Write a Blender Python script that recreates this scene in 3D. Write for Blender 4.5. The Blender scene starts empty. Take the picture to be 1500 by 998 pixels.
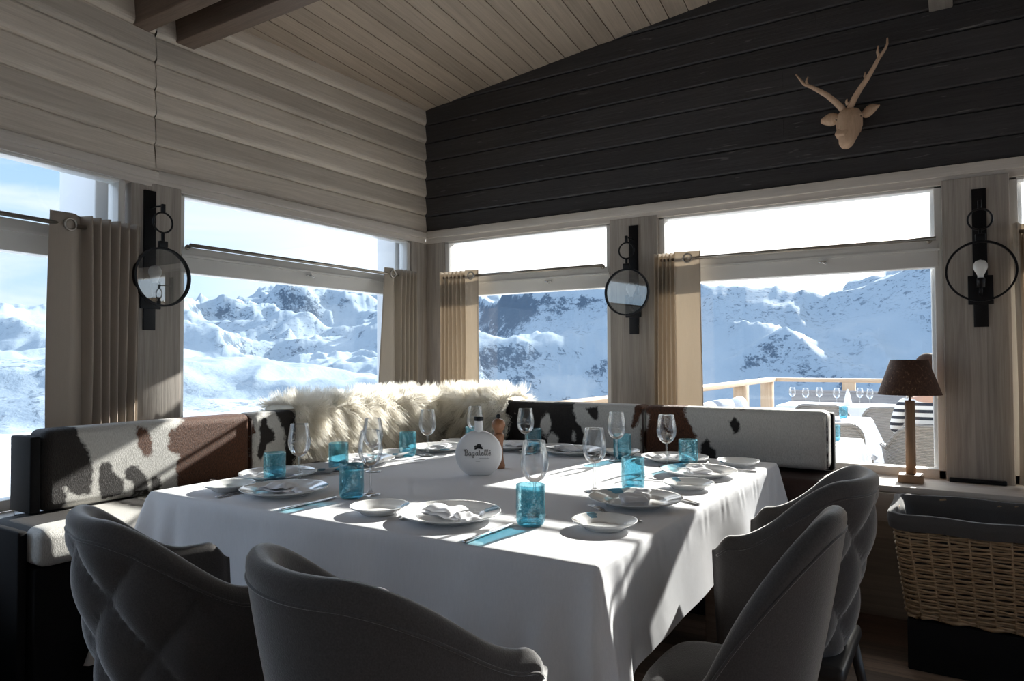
import bpy, math, random
import numpy as np
from mathutils import Matrix, Vector
random.seed(7); np.random.seed(7)
PI = math.pi
sc = bpy.context.scene
COL = sc.collection
R = math.radians

# ------------------------------------------------------------------ materials
def mat(name):
    m = bpy.data.materials.new(name); m.use_nodes = True
    nt = m.node_tree; nt.nodes.clear()
    out = nt.nodes.new('ShaderNodeOutputMaterial')
    return m, nt, out
def nd(nt, t, **kw):
    n = nt.nodes.new(t)
    for k, v in kw.items():
        if k.startswith('i_'):
            key = k[2:]
            n.inputs[int(key) if key.isdigit() else key].default_value = v
        else: setattr(n, k, v)
    return n
def lk(nt, a, b): nt.links.new(a, b)
def rgba(c): return (c[0], c[1], c[2], 1.0)
def ramp(nt, stops, interp='LINEAR'):
    r = nd(nt, 'ShaderNodeValToRGB'); cr = r.color_ramp; cr.interpolation = interp
    while len(cr.elements) < len(stops): cr.elements.new(0.5)
    for e, (p, c) in zip(cr.elements, stops):
        e.position = p; e.color = rgba(c) if len(c) == 3 else c
    return r
def principled(nt, out, **kw):
    p = nd(nt, 'ShaderNodeBsdfPrincipled')
    for k, v in kw.items(): p.inputs[k].default_value = v
    lk(nt, p.outputs[0], out.inputs[0]); return p
def objcoord(nt, scale=(1, 1, 1)):
    tc = nd(nt, 'ShaderNodeTexCoord'); mp = nd(nt, 'ShaderNodeMapping')
    mp.inputs['Scale'].default_value = scale
    lk(nt, tc.outputs['Object'], mp.inputs[0]); return mp.outputs[0]
def noise(nt, vec, scale, detail=4, rough=.55, dist=0.0):
    n = nd(nt, 'ShaderNodeTexNoise'); n.inputs['Scale'].default_value = scale
    n.inputs['Detail'].default_value = detail; n.inputs['Roughness'].default_value = rough
    n.inputs['Distortion'].default_value = dist
    if vec is not None: lk(nt, vec, n.inputs['Vector'])
    return n.outputs['Fac']
def math_(nt, op, a, b=None, c=None):
    n = nd(nt, 'ShaderNodeMath', operation=op)
    for i, v in enumerate((a, b, c)):
        if v is None: continue
        if isinstance(v, (int, float)): n.inputs[i].default_value = v
        else: lk(nt, v, n.inputs[i])
    return n.outputs[0]
def mixc(nt, fac, a, b, blend='MIX'):
    n = nd(nt, 'ShaderNodeMix', data_type='RGBA', blend_type=blend)
    for i, v in ((0, fac), (6, a), (7, b)):
        if isinstance(v, (int, float)): n.inputs[i].default_value = v
        elif isinstance(v, tuple): n.inputs[i].default_value = rgba(v)
        else: lk(nt, v, n.inputs[i])
    return n.outputs[2]
def bump(nt, h, p, strength=.3, dist=.01):
    b = nd(nt, 'ShaderNodeBump'); b.inputs['Strength'].default_value = strength
    b.inputs['Distance'].default_value = dist
    lk(nt, h, b.inputs['Height']); lk(nt, b.outputs[0], p.inputs['Normal'])

def wood(name, c1, c2, axis='y', pitch=0, pitch_axis=2, offset=0., rough=.7, grain=1.0, streak=0., bstr=.25, vary=.25, spec=.35):
    """painted / stained timber: grain runs along one object axis, each board its own tone"""
    m, nt, out = mat(name)
    p = principled(nt, out, Roughness=rough); p.inputs['Specular IOR Level'].default_value = spec
    s = {'x': (1.2, 26, 26), 'y': (26, 1.2, 26), 'z': (26, 26, 1.2)}[axis]
    tc = nd(nt, 'ShaderNodeTexCoord'); sep = nd(nt, 'ShaderNodeSeparateXYZ'); lk(nt, tc.outputs['Object'], sep.inputs[0])
    vec = tc.outputs['Object']; wn = None
    if pitch:
        q = math_(nt, 'FLOOR', math_(nt, 'DIVIDE', math_(nt, 'SUBTRACT', sep.outputs[pitch_axis], offset), pitch))
        w = nd(nt, 'ShaderNodeTexWhiteNoise', noise_dimensions='1D'); lk(nt, q, w.inputs['W'])
        wn = w.outputs['Value']
        cmb = nd(nt, 'ShaderNodeCombineXYZ')
        for i in range(3): lk(nt, math_(nt, 'MULTIPLY', w.outputs['Value'], 7.3 + i * 3.1), cmb.inputs[i])
        va = nd(nt, 'ShaderNodeVectorMath', operation='ADD'); lk(nt, vec, va.inputs[0]); lk(nt, cmb.outputs[0], va.inputs[1]); vec = va.outputs[0]
    mp = nd(nt, 'ShaderNodeMapping'); mp.inputs['Scale'].default_value = s; lk(nt, vec, mp.inputs[0])
    g1 = noise(nt, mp.outputs[0], 1.6 * grain, 5, .6, .9)
    mp2 = nd(nt, 'ShaderNodeMapping'); mp2.inputs['Scale'].default_value = tuple(v * 4 if v > 2 else v * 2.2 for v in s); lk(nt, vec, mp2.inputs[0])
    g2 = noise(nt, mp2.outputs[0], 2.0 * grain, 3, .6, .3)
    big = noise(nt, vec, 2.3, 3, .5)
    f = math_(nt, 'ADD', math_(nt, 'MULTIPLY', g1, .6), math_(nt, 'MULTIPLY', g2, .4))
    rp = ramp(nt, [(.34, c2), (.62, c1)]); lk(nt, f, rp.inputs[0])
    col = rp.outputs[0]
    col = mixc(nt, math_(nt, 'MULTIPLY', big, .45), col, tuple(v * .62 for v in c1))
    if wn is not None:
        v = math_(nt, 'ADD', 1 - vary, math_(nt, 'MULTIPLY', wn, vary * 1.6))
        cm = nd(nt, 'ShaderNodeCombineColor'); [lk(nt, v, cm.inputs[i]) for i in range(3)]
        col = mixc(nt, 1.0, col, cm.outputs[0], 'MULTIPLY')
    if streak:
        mp3 = nd(nt, 'ShaderNodeMapping'); mp3.inputs['Scale'].default_value = tuple(v * 2.5 if v > 2 else v * 4 for v in s); lk(nt, vec, mp3.inputs[0])
        g3 = noise(nt, mp3.outputs[0], 1.0, 2, .5, .6)
        r3 = ramp(nt, [(.68, (0, 0, 0)), (.74, (1, 1, 1))]); lk(nt, g3, r3.inputs[0])
        col = mixc(nt, math_(nt, 'MULTIPLY', r3.outputs[0], streak), col, (.32, .31, .3))
    lk(nt, col, p.inputs['Base Color'])
    bump(nt, f, p, bstr, .004)
    return m
def plain(name, c, rough=.5, metal=0., nscale=0, namt=.15, bstr=0., bdist=.002, spec=.5, **kw):
    m, nt, out = mat(name)
    p = principled(nt, out, Roughness=rough, Metallic=metal); p.inputs['Specular IOR Level'].default_value = spec
    p.inputs['Base Color'].default_value = rgba(c)
    for k, v in kw.items(): p.inputs[k.replace('_', ' ')].default_value = v
    if nscale:
        n = noise(nt, objcoord(nt), nscale, 4)
        lk(nt, mixc(nt, n, tuple(v * (1 - namt) for v in c), tuple(min(1, v * (1 + namt)) for v in c)), p.inputs['Base Color'])
        if bstr: bump(nt, n, p, bstr, bdist)
    return m
def fabric(name, c, scale=900, rough=.95, amt=.35, sheen=.25, bstr=.5):
    m, nt, out = mat(name); p = principled(nt, out, Roughness=rough)
    p.inputs['Specular IOR Level'].default_value = .15
    p.inputs['Sheen Weight'].default_value = sheen; p.inputs['Sheen Roughness'].default_value = .35
    v = objcoord(nt); n = noise(nt, v, scale, 2, .7); b = noise(nt, v, 14, 3)
    col = mixc(nt, n, tuple(x * (1 - amt) for x in c), tuple(x * (1 + amt) for x in c))
    col = mixc(nt, math_(nt, 'MULTIPLY', b, .3), col, tuple(x * .7 for x in c))
    lk(nt, col, p.inputs['Base Color']); bump(nt, n, p, bstr, .0015); return m
def cloth_mat(name, c, transl=.3, weave=700, bstr=.15, wr=0.):
    m, nt, out = mat(name)
    d = nd(nt, 'ShaderNodeBsdfDiffuse'); t = nd(nt, 'ShaderNodeBsdfTranslucent'); mx = nd(nt, 'ShaderNodeMixShader')
    mx.inputs[0].default_value = transl
    v = objcoord(nt); n = noise(nt, v, weave, 2, .6)
    s = objcoord(nt, (90, 90, 4)); n2 = noise(nt, s, 4, 3)
    col = mixc(nt, math_(nt, 'ADD', math_(nt, 'MULTIPLY', n, .5), math_(nt, 'MULTIPLY', n2, .5)), tuple(x * .86 for x in c), tuple(min(1, x * 1.1) for x in c))
    lk(nt, col, d.inputs[0]); lk(nt, col, t.inputs[0])
    h = n
    if wr:
        h = math_(nt, 'ADD', n, math_(nt, 'MULTIPLY', noise(nt, v, 16, 3, .5, .5), wr))
    b = nd(nt, 'ShaderNodeBump'); b.inputs['Strength'].default_value = bstr; b.inputs['Distance'].default_value = .003
    lk(nt, h, b.inputs['Height']); lk(nt, b.outputs[0], d.inputs['Normal'])
    lk(nt, d.outputs[0], mx.inputs[1]); lk(nt, t.outputs[0], mx.inputs[2]); lk(nt, mx.outputs[0], out.inputs[0]); return m
def glass(name, tint=(.97, .98, .98), refl=.10, blend=.18, rough=.0, edge=1.0, bub=0):
    m, nt, out = mat(name)
    tr = nd(nt, 'ShaderNodeBsdfTransparent'); gl = nd(nt, 'ShaderNodeBsdfGlossy'); mx = nd(nt, 'ShaderNodeMixShader')
    gl.inputs['Roughness'].default_value = rough; gl.inputs[0].default_value = (1, 1, 1, 1)
    lw = nd(nt, 'ShaderNodeLayerWeight'); lw.inputs[0].default_value = blend
    f = math_(nt, 'ADD', refl, math_(nt, 'MULTIPLY', lw.outputs['Fresnel'], edge)); 
    n = nd(nt, 'ShaderNodeMath', operation='MINIMUM'); lk(nt, f, n.inputs[0]); n.inputs[1].default_value = .85
    lk(nt, n.outputs[0], mx.inputs[0]); tr.inputs[0].default_value = rgba(tint)
    if bub:
        v = objcoord(nt); vo = nd(nt, 'ShaderNodeTexVoronoi'); vo.inputs['Scale'].default_value = bub; lk(nt, v, vo.inputs['Vector'])
        r_ = ramp(nt, [(.10, (1, 1, 1)), (.24, (0, 0, 0))]); lk(nt, vo.outputs['Distance'], r_.inputs[0])
        nn = noise(nt, v, 40, 3)
        hh = math_(nt, 'ADD', r_.outputs[0], math_(nt, 'MULTIPLY', nn, .8))
        bp = nd(nt, 'ShaderNodeBump'); bp.inputs['Strength'].default_value = .9; bp.inputs['Distance'].default_value = .004
        lk(nt, hh, bp.inputs['Height']); lk(nt, bp.outputs[0], gl.inputs['Normal']); lk(nt, bp.outputs[0], lw.inputs['Normal'])
        cc = mixc(nt, nn, tuple(x * .88 for x in tint), tuple(min(1, x * 1.08) for x in tint))
        cc = mixc(nt, math_(nt, 'MULTIPLY', r_.outputs[0], .35), cc, tuple(x * .8 for x in tint))
        lk(nt, cc, tr.inputs[0])
        # coloured glass body also scatters a little
        df = nd(nt, 'ShaderNodeBsdfTranslucent'); df.inputs[0].default_value = (.30, .62, .70, 1)
        d2 = nd(nt, 'ShaderNodeBsdfDiffuse'); d2.inputs[0].default_value = (.22, .52, .60, 1)
        ad = nd(nt, 'ShaderNodeMixShader'); ad.inputs[0].default_value = .5; lk(nt, df.outputs[0], ad.inputs[1]); lk(nt, d2.outputs[0], ad.inputs[2])
        m2 = nd(nt, 'ShaderNodeMixShader'); lk(nt, math_(nt, 'ADD', .008, math_(nt, 'MULTIPLY', r_.outputs[0], .5)), m2.inputs[0])
        lk(nt, tr.outputs[0], m2.inputs[1]); lk(nt, ad.outputs[0], m2.inputs[2])
        lk(nt, m2.outputs[0], mx.inputs[1])
    else:
        lk(nt, tr.outputs[0], mx.inputs[1])
    lk(nt, gl.outputs[0], mx.inputs[2]); lk(nt, mx.outputs[0], out.inputs[0]); return m

# ------------------------------------------------------------------ mesh building
class MB:
    def __init__(s): s.v = []; s.f = []; s.sm = []
    def add(s, V, F, smooth=False):
        b = len(s.v); s.v += [tuple(map(float, p)) for p in V]
        s.f += [tuple(b + i for i in q) for q in F]; s.sm += [smooth] * len(F); return s
    def box(s, a, b, M=None, taper=None, bev=0.):
        (x0, y0, z0), (x1, y1, z1) = a, b
        if bev > 0: return s.rbox(a, b, bev, M)
        V = [(x0, y0, z0), (x1, y0, z0), (x1, y1, z0), (x0, y1, z0), (x0, y0, z1), (x1, y0, z1), (x1, y1, z1), (x0, y1, z1)]
        if taper:
            cx, cy = (x0 + x1) / 2, (y0 + y1) / 2
            V = [(cx + (x - cx) * (taper if i < 4 else 1), cy + (y - cy) * (taper if i < 4 else 1), z) for i, (x, y, z) in enumerate(V)]
        if M is not None: V = [tuple(M @ Vector(p)) for p in V]
        return s.add(V, [(0, 3, 2, 1), (4, 5, 6, 7), (0, 1, 5, 4), (1, 2, 6, 5), (2, 3, 7, 6), (3, 0, 4, 7)])
    def rbox(s, a, b, r, M=None, n=2):
        """box with rounded edges"""
        (x0, y0, z0), (x1, y1, z1) = a, b
        r = min(r, .49 * min(x1 - x0, y1 - y0, z1 - z0))
        def ax(lo, hi): 
            t = [lo + r * (1 - math.cos(PI / 2 * k / n)) for k in range(n + 1)]
            return t + [hi - (q - lo) for q in reversed(t)]
        m = 2 * (n + 1); xs, ys, zs = ax(x0, x1), ax(y0, y1), ax(z0, z1)
        idx = {}; V = []; F = []
        def P(i, j, k):
            if (i, j, k) in idx: return idx[(i, j, k)]
            p = Vector((xs[i], ys[j], zs[k]))
            c = Vector((min(max(p.x, x0 + r), x1 - r), min(max(p.y, y0 + r), y1 - r), min(max(p.z, z0 + r), z1 - r)))
            d = p - c
            if d.length > 1e-9: p = c + d.normalized() * r
            if M is not None: p = M @ p
            idx[(i, j, k)] = len(V); V.append(tuple(p)); return idx[(i, j, k)]
        e = m - 1
        for i in range(e):
            for j in range(e):
                F.append((P(i, j, 0), P(i, j + 1, 0), P(i + 1, j + 1, 0), P(i + 1, j, 0)))
                F.append((P(i, j, e), P(i + 1, j, e), P(i + 1, j + 1, e), P(i, j + 1, e)))
                F.append((P(i, 0, j), P(i + 1, 0, j), P(i + 1, 0, j + 1), P(i, 0, j + 1)))
                F.append((P(i, e, j), P(i, e, j + 1), P(i + 1, e, j + 1), P(i + 1, e, j)))
                F.append((P(0, i, j), P(0, i, j + 1), P(0, i + 1, j + 1), P(0, i + 1, j)))
                F.append((P(e, i, j), P(e, i + 1, j), P(e, i + 1, j + 1), P(e, i, j + 1)))
        return s.add(V, F, True)
    def grid(s, fn, nu, nv, wrap_u=False, wrap_v=False, smooth=True, flip=False):
        V = [fn(i / (nu if wrap_u else nu - 1), j / (nv if wrap_v else nv - 1)) for i in range(nu) for j in range(nv)]
        F = []
        for i in range(nu if wrap_u else nu - 1):
            for j in range(nv if wrap_v else nv - 1):
                a, b = i * nv + j, ((i + 1) % nu) * nv + j
                c, d = ((i + 1) % nu) * nv + (j + 1) % nv, i * nv + (j + 1) % nv
                F.append((a, d, c, b) if flip else (a, b, c, d))
        return s.add(V, F, smooth)
    def lathe(s, prof, n=32, c=(0, 0, 0), M=None, smooth=True, caps=False):
        V = []; F = []; m = len(prof)
        for i in range(n):
            a = 2 * PI * i / n
            for r, z in prof:
                p = Vector((c[0] + r * math.cos(a), c[1] + r * math.sin(a), c[2] + z))
                V.append(tuple(M @ p) if M is not None else tuple(p))
        for i in range(n):
            for j in range(m - 1):
                a, b = i * m + j, ((i + 1) % n) * m + j
                F.append((a, b, b + 1, a + 1))
        s.add(V, F, smooth)
        return s
    def tube(s, pts, r, n=8, caps=True, smooth=True, closed=False, flat=1.0):
        P = [Vector(p) for p in pts]; m = len(P)
        rr = r if hasattr(r, '__len__') else [r] * m
        V = []; F = []; prev = None
        for i in range(m):
            a = P[(i - 1) % m] if (closed or i > 0) else P[i]
            b = P[(i + 1) % m] if (closed or i < m - 1) else P[i]
            t = (b - a)
            t = t.normalized() if t.length > 1e-9 else Vector((0, 0, 1))
            if prev is None:
                up = Vector((0, 0, 1)) if abs(t.z) < .9 else Vector((1, 0, 0))
                nrm = (up - t * up.dot(t)).normalized()
            else:
                nrm = prev - t * prev.dot(t)
                nrm = nrm.normalized() if nrm.length > 1e-6 else prev
            prev = nrm; bi = t.cross(nrm)
            for k in range(n):
                a_ = 2 * PI * k / n
                V.append(tuple(P[i] + nrm * (math.cos(a_) * rr[i] * flat) + bi * (math.sin(a_) * rr[i])))
        for i in range(m if closed else m - 1):
            for k in range(n):
                j = (i + 1) % m
                F.append((i * n + k, i * n + (k + 1) % n, j * n + (k + 1) % n, j * n + k))
        if caps and not closed:
            F.append(tuple(reversed(range(n)))); F.append(tuple(range((m - 1) * n, m * n)))
        return s.add(V, F, smooth)
    def ellipsoid(s, c, r, nu=20, nv=12, M=None):
        def fn(u, v):
            a, b = 2 * PI * u, PI * v
            p = Vector((c[0] + r[0] * math.sin(b) * math.cos(a), c[1] + r[1] * math.sin(b) * math.sin(a), c[2] + r[2] * math.cos(b)))
            return tuple(M @ p) if M is not None else tuple(p)
        return s.grid(fn, nu, nv, wrap_u=True, flip=True)
    def xform(s, M): s.v = [tuple(M @ Vector(p)) for p in s.v]; return s
    def build(s, name, m, parent=None, world=None):
        me = bpy.data.meshes.new(name); me.from_pydata(s.v, [], s.f)
        me.polygons.foreach_set('use_smooth', s.sm); me.update()
        if m is not None: me.materials.append(m)
        o = bpy.data.objects.new(name, me); COL.objects.link(o)
        if parent is not None: o.parent = parent
        if world is not None: o.matrix_world = world
        return o
def tag(o, label=None, cat=None, group=None, kind=None):
    if label: o['label'] = label
    if cat: o['category'] = cat
    if group: o['group'] = group
    if kind: o['kind'] = kind
    return o
def thing(name, label, cat, loc=(0, 0, 0), rz=0., group=None, M=None):
    o = bpy.data.objects.new(name, None); COL.objects.link(o); o.empty_display_size = .05
    if M is not None: o.matrix_world = M
    else: o.location = loc; o.rotation_euler = (0, 0, rz)
    return tag(o, label, cat, group)
def dup(root, loc, rz=0., label=None, name=None, group=None):
    def cp(o, par):
        c = o.copy(); COL.objects.link(c)
        if par is not None: c.parent = par
        for ch in KIDS.get(o, []): cp(ch, c)
        return c
    KIDS = {}
    for o in COL.objects:
        if o.parent is not None: KIDS.setdefault(o.parent, []).append(o)
    r = cp(root, None); r.location = loc; r.rotation_euler = (0, 0, rz)
    if label: r['label'] = label
    if group: r['group'] = group
    return r
def struct(o): o['kind'] = 'structure'; return o
def sm(a, b, x):
    t = min(1, max(0, (x - a) / (b - a)));  return t * t * (3 - 2 * t)
# wall frames: local x = into the room, y = along the wall, z = up
XA, YB = -3.265, 4.0
FA = Matrix.Translation((XA, 0, 0))
FB = Matrix.Translation((0, YB, 0)) @ Matrix.Rotation(-PI / 2, 4, 'Z')
FL = Matrix.Translation((XA, 1.951, 0)) @ Matrix.Rotation(R(8.4), 4, 'Z')
EXPO = 1.70
SUN_AZ_DEG, SUN_EL_DEG, SUN_E = 6.0, 23.7, 5.1
SKY_E = .66
# ------------------------------------------------------------------ camera
H = 1.2
yaw, pitch, roll = R(32.34), R(1.416), R(-.258)
fw = Vector((-math.sin(yaw) * math.cos(pitch), math.cos(yaw) * math.cos(pitch), math.sin(pitch)))
rt = Vector((math.cos(yaw), math.sin(yaw), 0)); up = rt.cross(fw)
r2 = math.cos(roll) * rt + math.sin(roll) * up; u2 = -math.sin(roll) * rt + math.cos(roll) * up
cd = bpy.data.cameras.new('camera'); cam = bpy.data.objects.new('camera', cd); COL.objects.link(cam)
cam.matrix_world = Matrix(((r2.x, u2.x, -fw.x, 0), (r2.y, u2.y, -fw.y, 0), (r2.z, u2.z, -fw.z, H), (0, 0, 0, 1)))
cd.sensor_fit = 'HORIZONTAL'; cd.sensor_width = 36; cd.lens = 36 * 1037 / 1500; cd.clip_end = 20000; cd.clip_start = .02
sc.camera = cam
sc.view_settings.view_transform = 'Standard'; sc.view_settings.look = 'None'
sc.view_settings.gamma = 1; sc.view_settings.use_curve_mapping = False
sc.view_settings.exposure = EXPO
cy = sc.cycles
cy.use_denoising = True
try: cy.denoiser = 'OPENIMAGEDENOISE'
except Exception: pass
cy.max_bounces = 10; cy.diffuse_bounces = 5; cy.transparent_max_bounces = 24; cy.glossy_bounces = 4
cy.sample_clamp_indirect = 6.0; cy.caustics_reflective = False; cy.caustics_refractive = False

# ------------------------------------------------------------------ light: sun and sky
SUN_AZ, SUN_EL = R(SUN_AZ_DEG), R(SUN_EL_DEG)         # azimuth from +Y towards +X
sdir = Vector((math.sin(SUN_AZ) * math.cos(SUN_EL), math.cos(SUN_AZ) * math.cos(SUN_EL), math.sin(SUN_EL)))
ld = bpy.data.lights.new('sun', 'SUN'); ld.energy = SUN_E; ld.angle = R(.53); ld.color = (1, .95, .88)
lo = bpy.data.objects.new('sun', ld); COL.objects.link(lo); lo.rotation_euler = sdir.to_track_quat('Z', 'Y').to_euler()
w = bpy.data.worlds.new('sky'); sc.world = w; w.use_nodes = True
nt = w.node_tree; nt.nodes.clear()
wo = nd(nt, 'ShaderNodeOutputWorld'); bg = nd(nt, 'ShaderNodeBackground'); lk(nt, bg.outputs[0], wo.inputs[0])
tc = nd(nt, 'ShaderNodeTexCoord'); sep = nd(nt, 'ShaderNodeSeparateXYZ'); lk(nt, tc.outputs['Generated'], sep.inputs[0])
zr = ramp(nt, [(0, (.36, .45, .54)), (.10, (.31, .42, .54)), (.27, (.23, .36, .54)), (.33, (1.5, 1.78, 2.25)), (.52, (1.5, 1.78, 2.25)), (.70, (.36, .50, .70)), (1, (.13, .25, .45))]); lk(nt, sep.outputs[2], zr.inputs[0])  # bright cloud band above the window view, added to light the room
dt = nd(nt, 'ShaderNodeVectorMath', operation='DOT_PRODUCT'); lk(nt, tc.outputs['Generated'], dt.inputs[0]); dt.inputs[1].default_value = tuple(sdir)
gr = ramp(nt, [(.42, (0, 0, 0)), (.66, (.18, .18, .18)), (.82, (.5, .5, .5)), (.92, (.8, .8, .8)), (1, (1, 1, 1))]); lk(nt, dt.outputs['Value'], gr.inputs[0])
col = mixc(nt, gr.outputs[0], zr.outputs[0], (2.2, 2.05, 1.85))
mp = nd(nt, 'ShaderNodeMapping'); mp.inputs['Scale'].default_value = (1.3, 1.3, 7); lk(nt, tc.outputs['Generated'], mp.inputs[0])
cn = noise(nt, mp.outputs[0], 2.6, 6, .55, .7)
cr = ramp(nt, [(.40, (0, 0, 0)), (.66, (1, 1, 1))]); lk(nt, cn, cr.inputs[0])
hz = ramp(nt, [(.0, (1, 1, 1)), (.5, (.5, .5, .5)), (.9, (.1, .1, .1))]); lk(nt, sep.outputs[2], hz.inputs[0])
cf = math_(nt, 'MULTIPLY', math_(nt, 'MULTIPLY', cr.outputs[0], hz.outputs[0]), .75)
col = mixc(nt, cf, col, (.54, .56, .585))
lk(nt, col, bg.inputs[0]); bg.inputs[1].default_value = SKY_E

# ------------------------------------------------------------------ setting materials
M = {}
M['wall_pale'] = wood('whitewashed_siding', (.82, .735, .64), (.60, .525, .445), 'y', .132, 2, 2.106, .65, 1.0, vary=.18)
M['wall_dark'] = wood('charcoal_boards', (.060, .057, .059), (.030, .028, .0305), 'y', .134, 2, 2.227, .5, 1.0, streak=.3, bstr=.5, vary=.2, spec=.4)
M['post'] = wood('grey_timber', (.52, .47, .42), (.30, .265, .235), 'z', .085, 1, .02, .7, .8, vary=.12, bstr=.3)
M['trim'] = wood('pale_trim', (.72, .66, .60), (.56, .51, .46), 'y', 0, 2, 0, .55, .7, bstr=.15)
M['frame'] = plain('painted_window_frame', (.70, .685, .66), .4, nscale=6, namt=.06)
M['ceiling'] = wood('ceiling_boards', (.60, .50, .405), (.43, .355, .285), 'y', .116, 0, 0, .6, .8, vary=.14)
M['beam'] = wood('dark_beam', (.28, .21, .17), (.16, .12, .095), 'y', 0, 2, 0, .6, .8)
M['beam_pale'] = wood('grey_beam', (.40, .36, .32), (.26, .23, .2), 'y', 0, 2, 0, .6, .8)
M['floor'] = wood('dark_floor', (.30, .20, .135), (.10, .066, .047), 'x', .16, 1, 0, .45, .7, vary=.45)
M['lower'] = wood('lower_panel', (.60, .52, .43), (.38, .32, .26), 'y', .17, 2, .02, .6, .8, vary=.2)
M['darkroom'] = wood('back_wall', (.60, .55, .50), (.48, .44, .40), 'y', .2, 2, 0, .6, .8)
M['pane'] = glass('window_glass', (.96, .98, .985), .015, .12, 0, .6)
M['black'] = plain('black_metal', (.012, .012, .014), .35, .6, spec=.5)
M['chrome'] = plain('polished_steel', (.72, .72, .72), .16, 1.0)
M['rodm'] = plain('brushed_rod', (.32, .29, .25), .35, .9)

# ------------------------------------------------------------------ shell of the room
b = MB().box((-3.2, -4, -.1), (3.6, 4.05, 0)); struct(b.build('floor', M['floor']))
# ceiling: boards in their own rotated frame, rising towards +X
CS = .107
FC = Matrix.Translation((-3.28, 4, 3.008)) @ Matrix.Rotation(R(7.05), 4, 'Z') @ Matrix.Rotation(-math.atan(CS), 4, 'Y')
b = MB(); k = -4
while k < 66:
    w_ = .116; x0 = k * w_
    g = .0045 if k % 3 else .008
    b.box((x0 + g / 2, -9, 0), (x0 + w_ - g / 2, .3, .02)); k += 1
b.box((-.6, -9, .012), (7.6, .3, .06))
struct(b.build('ceiling', M['ceiling'], world=FC))

def siding(bm, v0, v1, z0, z1, pitch, first, kind):
    """horizontal boards as a swept section: each board bulges and rounds under to a dark groove"""
    prof = []; z = z0; h = first
    while z < z1:
        if kind == 'log':
            prof += [(-.020, z), (-.010, z + .003), (-.001, z + .010), (.004, z + .022), (.0045, z + .034), (.001, z + .058), (-.008, z + h - .010), (-.013, z + h - .001)]
        else:
            prof += [(-.012, z), (-.001, z + .004), (.003, z + .012), (.0, z + h - .006), (-.004, z + h - .002)]
        z += h; h = pitch
    prof.append((-.03, z))
    n = len(prof)
    V = [(u, v, zz) for v in (v0, v1) for u, zz in prof] + [(-.12, v, zz) for v in (v0, v1) for zz in (z0, z)]
    F = [(i, n + i, n + i + 1, i + 1) for i in range(n - 1)]
    a = 2 * n
    F += [(a, a + 1, a + 3, a + 2), (0, a, a + 2, n), (n - 1, 2 * n - 1, a + 3, a + 1)]
    bm.add(V, F, False)
wl = siding_a = MB()
siding(wl, 0.0 + 1.951 - .0, 4.0, 2.106, 3.35, .132, .132, 'log')
struct(wl.build('wall_left', M['wall_pale'], world=FA))
wl = MB(); siding(wl, -6.2, -.004, 2.100, 3.6, .1355, .137, 'log')
o = struct(wl.build('wall_left_near', M['wall_pale'], world=FL))
wb = MB(); siding(wb, XA - .05, 3.6, 2.112, 3.85, .134, .115, 'lap')
for v_, z_, hh in ((-.79, 2.63, .134), (-.62, 2.897, .134), (-.79, 2.362, .134), (1.1, 2.5, .134)):
    wb.box((-.002, v_, z_ + .004), (.0042, v_ + .003, z_ + hh - .004))
struct(wb.build('wall_right', M['wall_dark'], world=FB))
# lower walls under the sills
def lower(name, fr, v0, v1, face, zt=.575):
    b = MB(); b.box((-.12, v0, 0), (face, v1, zt)); return struct(b.build(name, M['lower'], world=fr))
lower('wall_left_lower', FA, 1.98, 4.0, .28); lower('wall_left_near_lower', FL, -6.2, .03, .235)
lower('wall_right_lower', FB, XA, 3.6, .30)
b = MB(); b.box((.30, XA, .44), (.318, 3.6, .572), bev=.004); struct(b.build('trim_1', M['trim'], world=FB))
def sill(name, fr, v0, v1, d=.315, z0=.575, z1=.605):
    b = MB(); b.box((-.02, v0, z0), (d, v1, z1), bev=.006); return struct(b.build(name, M['trim'], world=fr))
sill('window_sill', FA, 2.0, 3.98); sill('window_sill', FL, -6.2, 0.02, .25); sill('window_sill', FB, XA + .3, 3.6)
# rest of the dining room, unseen; right wall windows added to light the interior
FK = Matrix.Translation((0, -4, 0)) @ Matrix.Rotation(PI / 2, 4, 'Z'); FR = Matrix.Translation((3.5, 0, 0)) @ Matrix.Rotation(PI, 4, 'Z')
b = MB(); b.box((-.12, -3.7, 0), (0, 3.3, 3.9)); struct(b.build('wall_back', M['darkroom'], world=FK))
for nm, fr, v0, v1 in (('wall_far_right', FR, -4.1, 4.1),):
    b = MB(); b.box((-.12, v0, 0), (0, v1, .605)); b.box((-.12, v0, 2.03), (0, v1, 3.9))
    k = v0
    while k < v1: b.box((-.12, k - .1, .6), (0, k + .1, 2.05)); k += (v1 - v0) / 4
    b.box((-.12, v1 - .1, .6), (0, v1 + .1, 2.05)); struct(b.build(nm, M['darkroom'], world=fr))
# header trims over the windows
def header(name, fr, v0, v1, z0, z1):
    b = MB(); b.box((-.10, v0, z0 + .034), (.026, v1, z1), bev=.004); b.box((-.10, v0, z0), (.008, v1, z0 + .036))
    return struct(b.build(name, M['trim'], world=fr))
header('trim_2', FA, 1.95, 3.98, 2.03, 2.108); header('trim_3', FL, -6.2, .0, 2.028, 2.102); header('trim_4', FB, XA, 3.6, 2.03, 2.116)
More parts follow.
